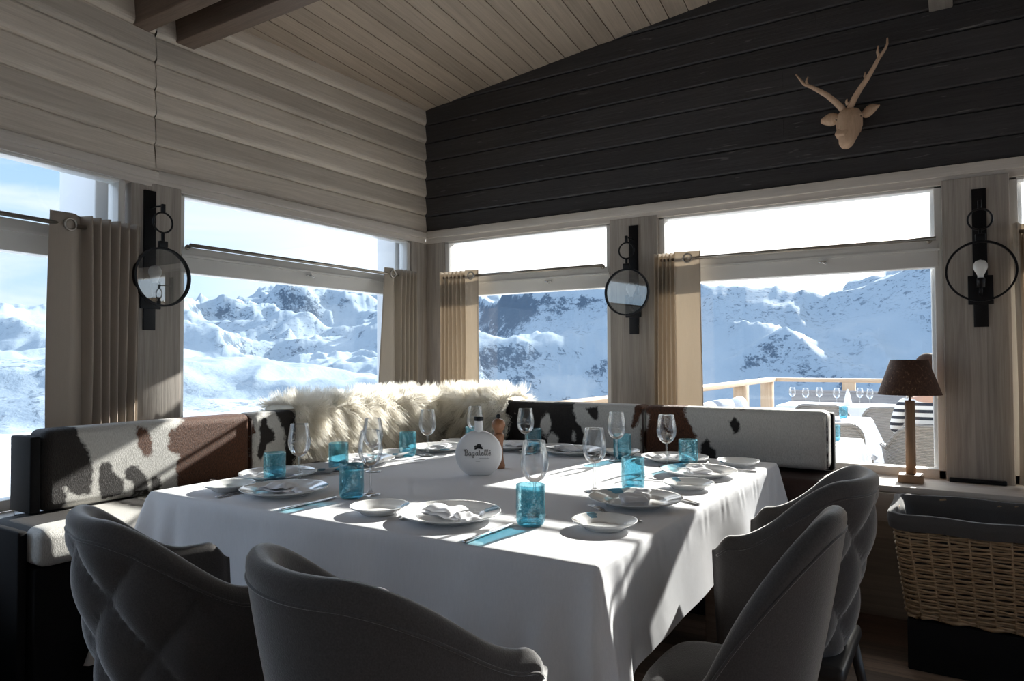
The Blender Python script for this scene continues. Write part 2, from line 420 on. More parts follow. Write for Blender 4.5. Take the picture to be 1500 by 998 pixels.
# posts
def post(fr, v0, v1, label=None, u0=-.12, u1=.0, z0=.6, z1=2.045):
    b = MB(); b.box((u0, v0, z0), (u1, v1, z1), bev=.004)
    return struct(b.build('wall_post', M['post'], world=fr))
post(FA, 1.825, 2.077, u1=.012); post(FA, 3.835, 4.12); post(FB, XA, -3.105); post(FB, -1.81, -1.505, u1=.012); post(FB, -.065, .203, u1=.03)
b = MB(); b.box((.03, -.055, .605), (.055, .17, .625), bev=.004); struct(b.build('trim_5', M['black'], world=FB))
post(FB, 1.9, 2.15); post(FB, 3.42, 3.6); post(FL, -2.45, -2.2); post(FL, -4.6, -4.35); post(FL, -6.2, -6.0)
# pale outer posts of the veranda standing just outside
M['outer'] = plain('white_outer_paint', (.72, .73, .75), .5, nscale=3, namt=.05)
def outer(fr, v0, v1, u0, u1):
    b = MB(); b.box((u0, v0, -.3), (u1, v1, 3.0), bev=.01); return struct(b.build('wall_post_outside', M['outer'], world=fr))
outer(FA, 1.75, 2.02, -.50, -.16); outer(FB, -1.80, -1.52, -.17, -.121); outer(FB, -.12, .26, -.30, -.121); outer(FA, 3.80, 4.0, -.30, -.121)
# ceiling beams
def beam(x0, x1, y0, y1, z0, z1, m):
    b = MB()
    if x1 - x0 > y1 - y0:
        M_ = Matrix.Translation((x0, (y0 + y1) / 2, 0)) @ Matrix.Rotation(-PI / 2, 4, 'Z')
        b.box((-(y1 - y0) / 2, 0, z0), ((y1 - y0) / 2, x1 - x0, z1), bev=.006)
        return struct(b.build('ceiling_beam', m, world=M_))
    b.box((x0, y0, z0), (x1, y1, z1), bev=.006); return struct(b.build('ceiling_beam', m))
beam(-3.28, 3.5, 2.05, 2.152, 2.775, 3.01, M['beam']); beam(-3.28, 3.5, 1.832, 1.917, 2.775, 3.01, M['beam'])
beam(-.101, -.002, -4, 4.0, 2.885, 3.36, M['beam_pale'])

# ------------------------------------------------------------------ windows
def window(n, fr, v0, v1, zb=.605, zt=2.03, zr0=1.635, zr1=1.765, latch=None, fw_=.034):
    w_ = bpy.data.objects.new('window_%d' % n, None); COL.objects.link(w_); w_.matrix_world = fr; struct(w_)
    f = MB()
    for a, c in (((-.085, v0, zb), (-.012, v0 + fw_, zt)), ((-.085, v1 - fw_, zb), (-.012, v1, zt)),
                 ((-.085, v0, zt - .014), (-.012, v1, zt)), ((-.085, v0, zb), (-.012, v1, zb + .045))): f.box(a, c, bev=.004)
    f.build('window_frame', M['frame'], w_)
    r_ = MB(); r_.box((-.085, v0 + fw_ * .5, zr0), (-.008, v1 - fw_ * .5, zr1), bev=.004); r_.box((-.008, v0 + .01, zr1 - .052), (.004, v1 - .01, zr1 - .04)); r_.build('transom_rail', M['frame'], w_)
    p = MB(); p.box((-.052, v0 + fw_ * .6, zb + .03), (-.046, v1 - fw_ * .6, zr0 + .01)); p.build('window_pane', M['pane'], w_)
    p = MB(); p.box((-.052, v0 + fw_ * .6, zr1 - .01), (-.046, v1 - fw_ * .6, zt - .005)); p.build('transom_pane', M['pane'], w_)
    if latch is not None:
        l = MB(); l.box((.0, latch - .022, 1.69), (.012, latch + .022, 1.70), bev=.002); l.tube([(.006, latch, 1.695), (.03, latch, 1.69), (.032, latch + .02, 1.68)], .004, 6); l.build('window_latch', M['chrome'], w_)
    return w_
window(1, FL, -2.2, -.152); window(2, FA, 2.077, 3.835, latch=2.90); window(3, FB, -3.105, -1.81, latch=-2.25)
n_ = 7
for fr, v0, v1 in ((FR, -4.1, 4.1),):
    for k in range(4):
        w_ = (v1 - v0) / 4; window(n_, fr, v0 + k * w_ + .1, v0 + (k + 1) * w_ - .1); n_ += 1  # out-of-view openings on the right wall, added for interior daylight
window(4, FB, -1.505, -.065, latch=-.60); window(5, FB, .203, 1.9); window(11, FB, 2.15, 3.42); window(6, FL, -4.35, -2.45); window(12, FL, -6.0, -4.6)
# ------------------------------------------------------------------ terrain: snow mountains as a real height field
def pnoise(x, y, seed=0):
    rs = np.random.RandomState(seed); perm = rs.permutation(256); perm = np.concatenate([perm, perm])
    ang = rs.rand(256) * 2 * np.pi; gx, gy = np.cos(ang), np.sin(ang)
    xi = np.floor(x).astype(int); yi = np.floor(y).astype(int); xf, yf = x - xi, y - yi
    u = xf ** 3 * (xf * (xf * 6 - 15) + 10); v = yf ** 3 * (yf * (yf * 6 - 15) + 10)
    def g(ix, iy, dx, dy):
        h = perm[(perm[ix & 255] + iy) & 255]; return gx[h] * dx + gy[h] * dy
    a = g(xi, yi, xf, yf); b = g(xi + 1, yi, xf - 1, yf); c = g(xi, yi + 1, xf, yf - 1); d = g(xi + 1, yi + 1, xf - 1, yf - 1)
    return (a + u * (b - a)) + v * ((c + u * (d - c)) - (a + u * (b - a)))
def fbm(x, y, o=5, seed=0, ridged=False, gain=.5):
    s = np.zeros_like(x); a = 1.; f = 1.; t = 0
    for k in range(o):
        n = pnoise(x * f + 17.3 * k, y * f - 9.1 * k, seed + k)
        s += a * ((1 - np.abs(n) * 2.2) if ridged else n); t += a; a *= gain; f *= 2.03
    return s / t
AZT = [(-60, .07), (-25, .09), (-6, .115), (0, .125), (3, .116), (6.5, .095), (8.5, .083), (11, .088), (14, .097), (18, .098), (24, .097), (30, .098), (35, .098), (43, .092), (47, .094),
       (48.5, .102), (50, .104), (51.5, .096), (53, .086), (55, .080), (58, .083), (62, .062), (68, .066), (75, .06), (100, .06), (125, .06)]
ta = np.array([a for a, t in AZT]); tt = np.array([t for a, t in AZT])
naz, nr = 1300, 420
az = np.linspace(-24, 112, naz); s_ = np.linspace(0, 1, nr)
rad = 14 * (6500 / 14) ** (s_ ** .82)
A_, R_ = np.meshgrid(np.radians(az), rad, indexing='ij')
X_ = -np.sin(A_) * R_; Y_ = np.cos(A_) * R_
T_ = np.interp(np.degrees(A_), ta, tt)
def ss(a, b, x):
    t = np.clip((x - a) / (b - a), 0, 1); return t * t * (3 - 2 * t)
wx = X_ + 260 * fbm(X_ / 900, Y_ / 900, 3, 70); wy = Y_ + 260 * fbm(X_ / 900 + 5, Y_ / 900 + 9, 3, 80)
low = -4.2 - .085 * np.minimum(R_, 420) - .016 * np.clip(R_ - 420, 0, 1400)
nr0 = 1 - ss(30, 42, np.degrees(A_)); low = low * (1 - nr0) + nr0 * (-4.2 - .115 * np.minimum(R_, 1600))
low += fbm(X_ / 420, Y_ / 420, 5, 3) * np.clip(R_ / 18, 0, 60) + fbm(X_ / 60, Y_ / 60, 4, 9) * np.clip(R_ / 60, 0, 4)
low += 42 * ss(220, 600, R_) * (1 - .6 * nr0) * ((lambda n_: np.clip(1 - np.abs(n_) * 2.0, 0, 1) ** 1.6)(fbm(wx / 330, wy / 330, 5, 51)) - .5)
low += np.abs(fbm(wx / 700, wy / 700, 4, 15)) * 90 * ss(300, 1000, R_)
azd0 = np.degrees(A_); near_ = 1 - ss(30, 44, azd0)            # the range beyond the terrace stands closer and steeper
crest = (4100 - 1750 * near_) + (700 - 450 * near_) * fbm(X_ / 2600, Y_ / 2600, 2, 40)
start = 1150 + 500 * near_
rise = np.clip((R_ - start) / (crest - start), 0, 1.0)
fall = 1 - .6 * np.clip((R_ - crest) / 1800, 0, 1)
def ridge(x, y, o, seed):
    """sharp-crested ridges: every octave is weighted by the one above, so detail gathers on the crests"""
    s = np.zeros_like(x); a = 1.; f = 1.; wgt = np.ones_like(x); t = 0
    for k in range(o):
        n = 1 - np.abs(pnoise(x * f + 11.7 * k, y * f - 5.3 * k, seed + k)) * 1.9
        n = np.clip(n, 0, 1) ** 2 * wgt; wgt = np.clip(n * 1.7, 0, 1); s += a * n; t += a; a *= .5; f *= 2.1
    return s / t
rg1 = ridge(wx / 1500, wy / 1500, 8, 21); rg2 = ridge(wx / 520, wy / 520, 7, 31)
env = ss(900, 2600 - 800 * near_, R_)
prof = .62 * rise ** 1.25 + .38 * rise ** 3.5
target = T_ * crest + 25
Z_ = low * (1 - (.7 + .3 * near_) * rise) + target * prof * fall * (.74 + .52 * rg1) + env * ((330 - 120 * near_) * (rg1 - .30) * (1 - rise ** 4) + (85 - 30 * near_) * (rg2 - .3) + 30 * (rg2 - .3) * rise ** 4)
az_d = np.degrees(A_)
Z_ += np.exp(-((az_d - 61) / 6.) ** 2) * np.exp(-((R_ - 1900) / 420.) ** 2) * 120 * (.55 + .8 * rg1)
# hold the skyline to the heights seen on the horizon
elev = (Z_ - 1.2) / R_; mx_ = elev.max(axis=1); want = np.interp(az, ta, tt)
ker = np.hanning(41); ker /= ker.sum(); msm = np.convolve(np.pad(mx_, 20, 'edge'), ker, 'valid')
fac = (want / msm)[:, None]; Z_ = np.where(R_ > 900, Z_ * (1 + (fac - 1) * ss(900, 2000, R_)), Z_)
me = bpy.data.meshes.new('hills'); nv_ = naz * nr
co = np.stack([X_, Y_, Z_], -1).astype(np.float32).ravel()
i_, j_ = np.meshgrid(np.arange(naz - 1), np.arange(nr - 1), indexing='ij')
q = (i_ * nr + j_).ravel(); faces = np.stack([q, q + nr, q + nr + 1, q + 1], -1)[:, ::-1].astype(np.int32)
me.vertices.add(nv_); me.vertices.foreach_set('co', co)
me.loops.add(len(faces) * 4); me.loops.foreach_set('vertex_index', faces.ravel())
me.polygons.add(len(faces)); me.polygons.foreach_set('loop_start', np.arange(0, len(faces) * 4, 4, dtype=np.int32))
me.polygons.foreach_set('use_smooth', np.ones(len(faces), bool)); me.update(calc_edges=True)
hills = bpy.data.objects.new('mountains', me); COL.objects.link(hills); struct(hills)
if sum(p.normal.z for p in me.polygons[:50]) < 0: me.flip_normals()
m, nt, out = mat('snow_and_rock'); p = principled(nt, out, Roughness=.85); p.inputs['Specular IOR Level'].default_value = .05
ge = nd(nt, 'ShaderNodeNewGeometry'); sp = nd(nt, 'ShaderNodeSeparateXYZ'); lk(nt, ge.outputs['Normal'], sp.inputs[0])
tc = nd(nt, 'ShaderNodeTexCoord')
n1 = noise(nt, tc.outputs['Object'], .012, 8, .68, .4); n2 = noise(nt, tc.outputs['Object'], .0035, 5, .6, .3)
n1b = noise(nt, tc.outputs['Object'], .045, 6, .7, .5)
n1c = noise(nt, tc.outputs['Object'], .16, 4, .7, .4)
f = math_(nt, 'SUBTRACT', sp.outputs[2], math_(nt, 'MULTIPLY', math_(nt, 'SUBTRACT', n1, .5), .30))
f = math_(nt, 'SUBTRACT', f, math_(nt, 'MULTIPLY', math_(nt, 'SUBTRACT', n1b, .5), .75))
f = math_(nt, 'SUBTRACT', f, math_(nt, 'MULTIPLY', math_(nt, 'SUBTRACT', n1c, .5), .45))
rp = ramp(nt, [(.60, (1, 1, 1)), (.69, (0, 0, 0))]); lk(nt, f, rp.inputs[0])
n3 = noise(nt, tc.outputs['Object'], .06, 8, .75, .6); n4 = noise(nt, tc.outputs['Object'], .0028, 4, .55)
sp3 = ramp(nt, [(.54, (0, 0, 0)), (.60, (1, 1, 1))]); lk(nt, n3, sp3.inputs[0]); sp4 = ramp(nt, [(.48, (0, 0, 0)), (.58, (1, 1, 1))]); lk(nt, n4, sp4.inputs[0])
scrub = math_(nt, 'MULTIPLY', sp3.outputs[0], sp4.outputs[0])
rock = math_(nt, 'MAXIMUM', math_(nt, 'MULTIPLY', rp.outputs[0], .85), math_(nt, 'MULTIPLY', scrub, .7))
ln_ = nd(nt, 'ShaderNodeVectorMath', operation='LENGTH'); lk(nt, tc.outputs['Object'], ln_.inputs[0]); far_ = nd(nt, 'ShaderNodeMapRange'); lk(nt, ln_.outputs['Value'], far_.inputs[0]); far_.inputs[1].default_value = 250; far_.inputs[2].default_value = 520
snow_dim_far = mixc(nt, far_.outputs[0], (.82, .84, .87), (.245, .30, .35))   # clean snow round the house, darkened beyond for exposure and blued for haze
lk(nt, mixc(nt, rock, snow_dim_far, (.042, .066, .10)), p.inputs['Base Color'])
bb = noise(nt, tc.outputs['Object'], .03, 8, .65)
bump(nt, bb, p, .5, 5.0)
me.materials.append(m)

# ------------------------------------------------------------------ terrace
DZ = -.15
M['deck'] = wood('terrace_boards', (.74, .73, .72), (.60, .59, .58), 'x', .14, 1, 0, .7, .8, vary=.15)
M['larch'] = wood('larch_timber', (.62, .45, .30), (.46, .31, .19), 'x', 0, 2, 0, .6, .7)
M['larchz'] = wood('larch_timber_upright', (.62, .45, .30), (.46, .31, .19), 'z', 0, 2, 0, .6, .7)
M['greyboard'] = wood('grey_screen_board', (.30, .29, .29), (.19, .18, .18), 'x', .1, 2, 0, .7, .8)
M['white_cloth'] = cloth_mat('white_linen', (.84, .84, .85), .06, 700, .12, 1.0)
b = MB()
y = 4.14
while y < 12.6:
    b.box((-2.9, y + .004, DZ - .04), (7, y + .136, DZ)); y += .14
struct(b.build('terrace_floor', M['deck']))
def rail(name, label, a, bb_, posts, z=.85):
    t = thing(name, label, 'railing', (0, 0, 0))
    ax = 'x' if abs(bb_[0] - a[0]) > abs(bb_[1] - a[1]) else 'y'
    r_ = MB()
    if ax == 'x': r_.box((a[0], a[1] - .09, z - .06), (bb_[0], a[1] + .09, z), bev=.008); r_.build('handrail', M['larch'], t)
    else:
        r_.box((-.09, 0, z - .06), (.09, bb_[1] - a[1], z), bev=.008); o = r_.build('handrail', wood('larch_rail_side', (.62, .45, .30), (.46, .31, .19), 'y', 0, 2, 0, .6, .7), t); o.location = (a[0], a[1], 0)
    for px, py in posts:
        q_ = MB(); q_.box((px - .09, py - .09, DZ), (px + .09, py + .09, z - .06), bev=.006); q_.build('post', M['larchz'], t)
    return t
rail('terrace_railing', 'larch timber railing along the far edge of the snowy terrace', (-2.75, 12.35), (6, 12.35), [(-2.75, 12.35), (-1.5, 12.0 + .35), (1.2, 12.35), (3.6, 12.35)])
rail('terrace_railing', 'larch timber railing running out from the building along the terrace side', (-2.68, 4.2), (-2.68, 12.25), [(-2.68, 5.6), (-2.68, 8.1), (-2.68, 10.4)])
t = thing('terrace_screen', 'low grey boarded screen standing just inside the far terrace railing', 'screen')
b = MB(); b.box((-2.3, 12.0, DZ), (4.5, 12.05, .64)); b.build('board_panel', M['greyboard'], t)
b = MB(); b.box((-2.3, 11.98, .64), (4.5, 12.07, .67), bev=.005); b.build('cap_rail', M['greyboard'], t)

def drape(bm, x0, x1, y0, y1, z, drop, rnd=.03, seed=1, nf=26, amp=.02, corner=.1, n=240):
    """white cloth falling over a table: rounded-rectangle rings with folds growing downwards"""
    rs = np.random.RandomState(seed); ph = rs.rand(6) * 6.28
    P = []; per = 2 * (x1 - x0 + y1 - y0)
    def perim(s):
        s = s % per; w_, h_ = x1 - x0, y1 - y0
        if s < w_: p, nn, c = (x0 + s, y0), (0, -1), min(s, w_ - s)
        elif s < w_ + h_: q = s - w_; p, nn, c = (x1, y0 + q), (1, 0), min(q, h_ - q)
        elif s < 2 * w_ + h_: q = s - w_ - h_; p, nn, c = (x1 - q, y1), (0, 1), min(q, w_ - q)
        else: q = s - 2 * w_ - h_; p, nn, c = (x0, y1 - q), (-1, 0), min(q, h_ - q)
        return p, nn, c
    rings = [(-.03, 0), (-.010, 0), (-.003, -.003), (0, -.010)] + [(None, -d) for d in np.linspace(.03, 1, 12)]
    V = []
    for off, dz in rings:
        for k in range(n):
            s = per * k / n; p, nn, c = perim(s)
            kx = max(0, 1 - c / .10)                      # blend the normal round the corner
            cxy = ((x0 + x1) / 2, (y0 + y1) / 2); dg = (1 if p[0] > cxy[0] else -1, 1 if p[1] > cxy[1] else -1)
            nx, ny = nn[0] * (1 - .5 * kx) + dg[0] * .5 * kx, nn[1] * (1 - .5 * kx) + dg[1] * .5 * kx
            if off is not None: o_, z_ = off, z + dz
            else:
                tt_ = -dz; D = drop + corner * math.exp(-(c / .12) ** 2)
                z_ = z - .010 - D * tt_
                fold = (math.sin(s * nf + ph[0]) + .6 * math.sin(s * nf * .53 + ph[1]) + .5 * math.sin(s * nf * 1.7 + ph[2])) * amp * tt_ ** .8
                o_ = .004 + .02 * tt_ + fold * (.35 + .65 * math.exp(-(c / .3) ** 2)) + .09 * tt_ * math.exp(-(c / .09) ** 2)
                o_ += .030 * tt_ * math.cos(2 * PI * c / .12) * math.exp(-(c / .15) ** 2) + .0012 * math.sin(s * 75 + 2 * math.sin(s * 31)) * math.exp(-((D * tt_ - .03) / .03) ** 2)
                o_ = max(.002, o_)
            if o_ <= 0: V.append((min(max(p[0], x0 - o_), x1 + o_), min(max(p[1], y0 - o_), y1 + o_), z_))
            else: V.append((p[0] + nx * o_, p[1] + ny * o_, z_))
    F = []
    for r_ in range(len(rings) - 1):
        for k in range(n):
            F.append((r_ * n + k, (r_ + 1) * n + k, (r_ + 1) * n + (k + 1) % n, r_ * n + (k + 1) % n))
    bm.add(V, F, True)
    i_ = .03; bm.grid(lambda a, c: (x0 + i_ + (x1 - x0 - 2 * i_) * a, y0 + i_ + (y1 - y0 - 2 * i_) * c, z), 30, 30)
def out_table(name, label, clabel, x0, x1, y0, y1, seed, corner=.12):
    z = DZ + .75
    t = thing(name, label, 'table', ((x0 + x1) / 2, (y0 + y1) / 2, DZ), 0, 'terrace tables')
    b = MB(); hx, hy = (x1 - x0) / 2 - .02, (y1 - y0) / 2 - .02
    b.box((-hx, -hy, .71), (hx, hy, .735)); b.build('tabletop', M['greyboard'], t)
    for sx in (-1, 1):
        for sy in (-1, 1):
            l = MB(); l.box((sx * (hx - .06) - .03, sy * (hy - .06) - .03, 0), (sx * (hx - .06) + .03, sy * (hy - .06) + .03, .71)); l.build('leg', M['greyboard'], t)
    b = MB(); drape(b, x0, x1, y0, y1, z, .32, seed=seed, corner=corner, amp=.03)
    tag(b.build('tablecloth', M['white_cloth']), clabel, 'tablecloth', 'terrace tablecloths')
out_table('terrace_table', 'long terrace table just beyond the window sill, right of the white bench end', 'white cloth on the terrace table nearest the window', -1.75, -.61, 4.45, 5.75, 3)
out_table('terrace_table', 'terrace table in the middle of the terrace between two wicker chairs', 'white cloth on the middle terrace table with hanging corner', -1.42, -.75, 6.75, 7.8, 4)
out_table('terrace_table', 'far terrace table set with wine glasses and a standing napkin', 'white cloth on the far terrace table under the glasses', -1.95, -.68, 9.2, 10.1, 5)
# ------------------------------------------------------------------ armchair shell, shared by indoor and terrace chairs
def shell(a=.232, b=.20, arm=.20, top=.86, armz=.69, zb=.33, th=.05, s0=.13, s1=.44, lean=.045, tuft=0., nu=121, nv=44, armend=.05, slope=None, lobes=(5.6, 4.2)):
    """barrel armchair body facing +Y: U-shaped plan, tall back sweeping down to the arms"""
    L1 = PI / 2 * (a + b) / 2; L = L1 + arm
    def plan(s):
        q = abs(s); sg = 1 if s >= 0 else -1
        if q <= L1:
            th_ = q / L1 * PI / 2; p = (sg * a * math.sin(th_), -b * math.cos(th_)); n_ = Vector((sg * math.sin(th_) * b, -math.cos(th_) * a, 0)).normalized()
        else: p = (sg * a, q - L1); n_ = Vector((sg, 0, 0))
        return p, n_
    def hgt(s):
        q = abs(s)
        if slope: 
            h = top - (top - slope[0]) * sm(.02, L - .02, q) ** slope[1]
            return h
        h = top - (top - armz) * sm(s0, s1, q)
        return h - (armz - zb - .1) * 0 - armend * sm(L - .07, L, q) ** 2
    prof_n = nv
    def fn(u, v):
        s = (u * 2 - 1) * L; (px, py), n_ = plan(s); h = hgt(s); t2 = th / 2
        endk = 1 - .75 * sm(L - .05, L, abs(s)) ** 2
        t2 *= endk
        # v: 0..0.45 outer up, 0.45..0.55 round rim, 0.55..1 inner down
        if v < .42: z = zb + (h - t2 - zb) * (v / .42); o = t2
        elif v < .58:
            a_ = (v - .42) / .16 * PI; z = h - t2 + math.sin(a_) * t2; o = math.cos(a_) * t2
        else: z = h - t2 - (h - t2 - zb) * ((v - .58) / .42); o = -t2
        k = max(0, (z - zb) / (top - zb))
        o += lean * k ** 1.3 * max(.25, math.cos(min(abs(s) / L1, 1) * PI / 2))
        o += -.055 * (1 - k) ** 1.6
        if tuft and v < .44:
            uu, vv = s * lobes[0], (z - zb) * lobes[1]
            d = abs(math.sin(PI * (uu + vv))) * abs(math.sin(PI * (uu - vv)))
            o += tuft * (d ** .45 - .55) * sm(0, .05, h - t2 - z) * sm(.36, .24, abs(s)) * sm(zb, zb + .06, z)
        return (px + n_.x * o, py + n_.y * o, z)
    m_ = MB(); m_.grid(fn, nu, nv)
    # close arm fronts and underside
    for u in (0, 1):
        ring = [fn(u, j / (nv - 1)) for j in range(nv)]
        f = tuple(range(nv)); m_.add(ring, [f if u else tuple(reversed(f))], False)
    lo_o = [fn(i / (nu - 1), 0) for i in range(nu)]; lo_i = [fn(i / (nu - 1), 1) for i in range(nu)]
    m_.add(lo_o + lo_i, [(i, nu + i, nu + i + 1, i + 1) for i in range(nu - 1)], False)
    rim = [Vector(fn(i / (nu - 1), .405)) for i in range(3, nu - 3)]
    return m_, rim, (a, b, L)
M['chair'] = fabric('grey_wool', (.092, .087, .087), 300, amt=.5, sheen=.9)
M['leg'] = plain('black_leg', (.015, .014, .014), .4)
def armchair(label, x, y, rz, tufted, **kw):
    t = thing('armchair', label, 'chair', (x, y, 0), rz, 'grey upholstered armchairs')
    m_, rim, (a, b, L) = shell(tuft=.03 if tufted else 0., nu=181 if tufted else 121, nv=70 if tufted else 44, **kw)
    m_.build('backrest', M['chair'], t)
    pp = MB(); pp.tube([tuple(p) for p in rim], .0035, 6); pp.build('piping', M['chair'], t)
    s = MB()
    def seat(u, v):
        A = 2 * PI * u; c_, s__ = math.cos(A), math.sin(A); e = .55
        ex = math.copysign(abs(c_) ** e, c_); ey = math.copysign(abs(s__) ** e, s__)
        ph = PI * v - PI / 2; r_ = max(0, math.cos(ph)) ** .3; zz = math.sin(ph)
        zz = math.copysign(abs(zz) ** .7, zz)
        X, Y = (a - .058) * ex * r_, (.195 - (b - .062)) / 2 + (.195 + b - .062) / 2 * ey * r_
        if Y < 0: X *= (1 - .35 * (Y / .23) ** 2)
        return (X, Y, .415 + .062 * zz)
    s.grid(seat, 48, 14, wrap_u=True); s.build('seat', M['chair'], t)
    f = MB(); f.rbox((-.20, -.17, .31), (.20, .19, .36), .02); f.build('seat_frame', M['leg'], t)
    for sx in (-1, 1):
        for sy in (-1, 1):
            l = MB(); l.tube([(sx * .17, .01 + sy * .15, .33), (sx * .23, .01 + sy * .21, 0)], [.017, .010], 10); l.build('leg', M['leg'], t)
    return t
armchair('grey armchair with diamond-tufted back at the left of the table front', -1.590, 1.055, R(-15), True, arm=.17, s0=.08, s1=.40)
armchair('plain-backed grey armchair at the middle of the table front', -.905, 1.02, R(-14), False, arm=.17, s0=.11, s1=.47)
armchair('nearest grey armchair on the right side, plain sloping back, sun patch on its seat', -.455, 1.675, R(90), False, b=.175, arm=.18, slope=(.40, 1.1), top=.87)
armchair('grey armchair with lobed back on the right side, beside the sill lamp', -.445, 2.29, R(90), True, b=.175, arm=.175)

# ------------------------------------------------------------------ dining table and cloth
TX0, TX1, TY0, TY1, TZ = -2.355, -.665, 1.392, 3.155, .75
t = thing('dining_table', 'large square dining table hidden under a white tablecloth', 'table', ((TX0 + TX1) / 2, (TY0 + TY1) / 2, 0))
M['tablewood'] = wood('table_wood', (.2, .14, .1), (.12, .08, .06), 'x')
b = MB(); hx, hy = (TX1 - TX0) / 2 - .01, (TY1 - TY0) / 2 - .01
b.box((-hx, -hy, .705), (hx, hy, .742)); b.build('tabletop', M['tablewood'], t)
b = MB(); b.box((-hx + .1, -hy + .1, .64), (hx - .1, hy - .1, .70)); b.build('apron', M['tablewood'], t)
for sx in (-1, 1):
    for sy in (-1, 1):
        l = MB(); l.box((sx * (hx - .16) - .04, sy * (hy - .3) - .04, 0), (sx * (hx - .16) + .04, sy * (hy - .3) + .04, .64), bev=.006); l.build('leg', M['tablewood'], t)
M['tcloth'] = cloth_mat('table_linen', (.83, .83, .85), .08, 800, .2, 1.6)
b = MB(); drape(b, TX0, TX1, TY0, TY1, TZ, .24, seed=11, nf=9, amp=.022, corner=.30, n=640)
tag(b.build('tablecloth', M['tcloth']), 'large white tablecloth draped over the square dining table', 'tablecloth')

# ------------------------------------------------------------------ banquette with cowhide cushions
HIDE_A = {'k1': [(1.176, 0.996), (1.313, 0.974), (1.332, 0.911), (1.361, 0.859), (1.374, 0.79), (1.367, 0.717), (1.316, 0.706), (1.279, 0.748), (1.275, 0.629), (1.158, 0.663)],
'k2': [(1.388, 0.801), (1.403, 0.821), (1.438, 0.824), (1.445, 0.78), (1.481, 0.755), (1.487, 0.69), (1.404, 0.685), (1.386, 0.773)],
'k3': [(1.486, 0.782), (1.518, 0.799), (1.555, 0.773), (1.577, 0.746), (1.586, 0.68), (1.524, 0.68), (1.516, 0.734), (1.487, 0.746)],
'b4': [(1.53, 0.941), (1.576, 0.932), (1.595, 0.863), (1.585, 0.811), (1.56, 0.83), (1.538, 0.869), (1.53, 0.915)],
'b5': [(1.66, 0.905), (1.764, 0.97), (1.875, 1.0), (2.06, 1.0), (2.07, 0.67), (1.847, 0.66), (1.7, 0.66), (1.699, 0.784), (1.711, 0.812), (1.661, 0.84)],
'k6': [(1.594, 0.738), (1.63, 0.73), (1.633, 0.679), (1.591, 0.686)],
'k7': [(2.104, 0.948), (2.138, 0.933), (2.142, 0.895), (2.188, 0.854), (2.18, 0.823), (2.142, 0.814), (2.105, 0.744), (2.083, 0.765), (2.098, 0.819), (2.105, 0.88)],
'k8': [(2.18, 1.0), (2.258, 0.99), (2.332, 0.899), (2.461, 0.815), (2.461, 0.647), (2.244, 0.676), (2.235, 0.868), (2.203, 0.922)],
'k9': [(2.039, 0.922), (2.068, 0.907), (2.075, 0.87), (2.054, 0.854)]}
HIDE_B = {'k1': [(-2.405, 1.0), (-1.773, 1.0), (-1.766, 0.865), (-1.701, 0.777), (-1.661, 0.66), (-2.407, 0.6)],
'k2': [(-1.712, 0.933), (-1.632, 0.94), (-1.62, 0.9), (-1.644, 0.863), (-1.692, 0.909)],
'b3': [(-1.411, 1.0), (-1.173, 1.0), (-1.153, 0.908), (-1.116, 0.853), (-1.1, 0.804), (-1.145, 0.66), (-1.311, 0.66), (-1.369, 0.709), (-1.391, 0.777), (-1.435, 0.837)],
'k4': [(-1.076, 0.778), (-1.046, 0.797), (-1.01, 0.753), (-1.001, 0.66), (-1.081, 0.66)],
'k5': [(-0.949, 0.907), (-0.93, 0.894), (-0.913, 0.908), (-0.891, 0.88), (-0.889, 0.835), (-0.918, 0.833)],
'b6': [(-0.922, 1.0), (-0.868, 1.0), (-0.868, 0.951), (-0.923, 0.951)]}
HOLE_B = [(-1.945, .83, .03, .06), (-1.90, .74, .03, .05), (-1.77, .78, .012, .025), (-1.37, .87, .03, .05), (-1.41, .80, .025, .06)]
def sd_poly(P, poly):
    """signed distance (negative inside), vectorised"""
    x, y = P[:, 0], P[:, 1]; d = np.full(len(P), 1e9); ins = np.zeros(len(P), bool); n = len(poly)
    for i in range(n):
        ax, ay = poly[i]; bx, by = poly[(i + 1) % n]; ex, ey = bx - ax, by - ay
        t_ = np.clip(((x - ax) * ex + (y - ay) * ey) / (ex * ex + ey * ey + 1e-12), 0, 1)
        d = np.minimum(d, np.hypot(x - ax - t_ * ex, y - ay - t_ * ey))
        c = ((ay > y) != (by > y)) & (x < (bx - ax) * (y - ay) / (by - ay + 1e-12) + ax); ins ^= c
    return np.where(ins, -d, d)
m, nt, out = mat('cowhide'); p = principled(nt, out, Roughness=.6); p.inputs['Specular IOR Level'].default_value = .25
p.inputs['Sheen Weight'].default_value = .06; p.inputs['Sheen Roughness'].default_value = .4
at = nd(nt, 'ShaderNodeAttribute', attribute_name='patch'); ab = nd(nt, 'ShaderNodeAttribute', attribute_name='brown')
v = objcoord(nt); nf_ = noise(nt, v, 120, 4, .7); nl = noise(nt, v, 22, 4, .6)
hv = objcoord(nt, (260, 260, 60)); nh_ = noise(nt, hv, 1.6, 3, .75); nhr = ramp(nt, [(.32, (0, 0, 0)), (.68, (1, 1, 1))]); lk(nt, nh_, nhr.inputs[0]); nh = nhr.outputs[0]
dd = math_(nt, 'ADD', at.outputs['Fac'], math_(nt, 'MULTIPLY', math_(nt, 'SUBTRACT', nf_, .5), .022))
dd = math_(nt, 'ADD', dd, math_(nt, 'MULTIPLY', math_(nt, 'SUBTRACT', nl, .5), .05))
rp = ramp(nt, [(.0, (1, 1, 1)), (1, (0, 0, 0))])
lk(nt, math_(nt, 'ADD', math_(nt, 'MULTIPLY', dd, 90), .5), rp.inputs[0])
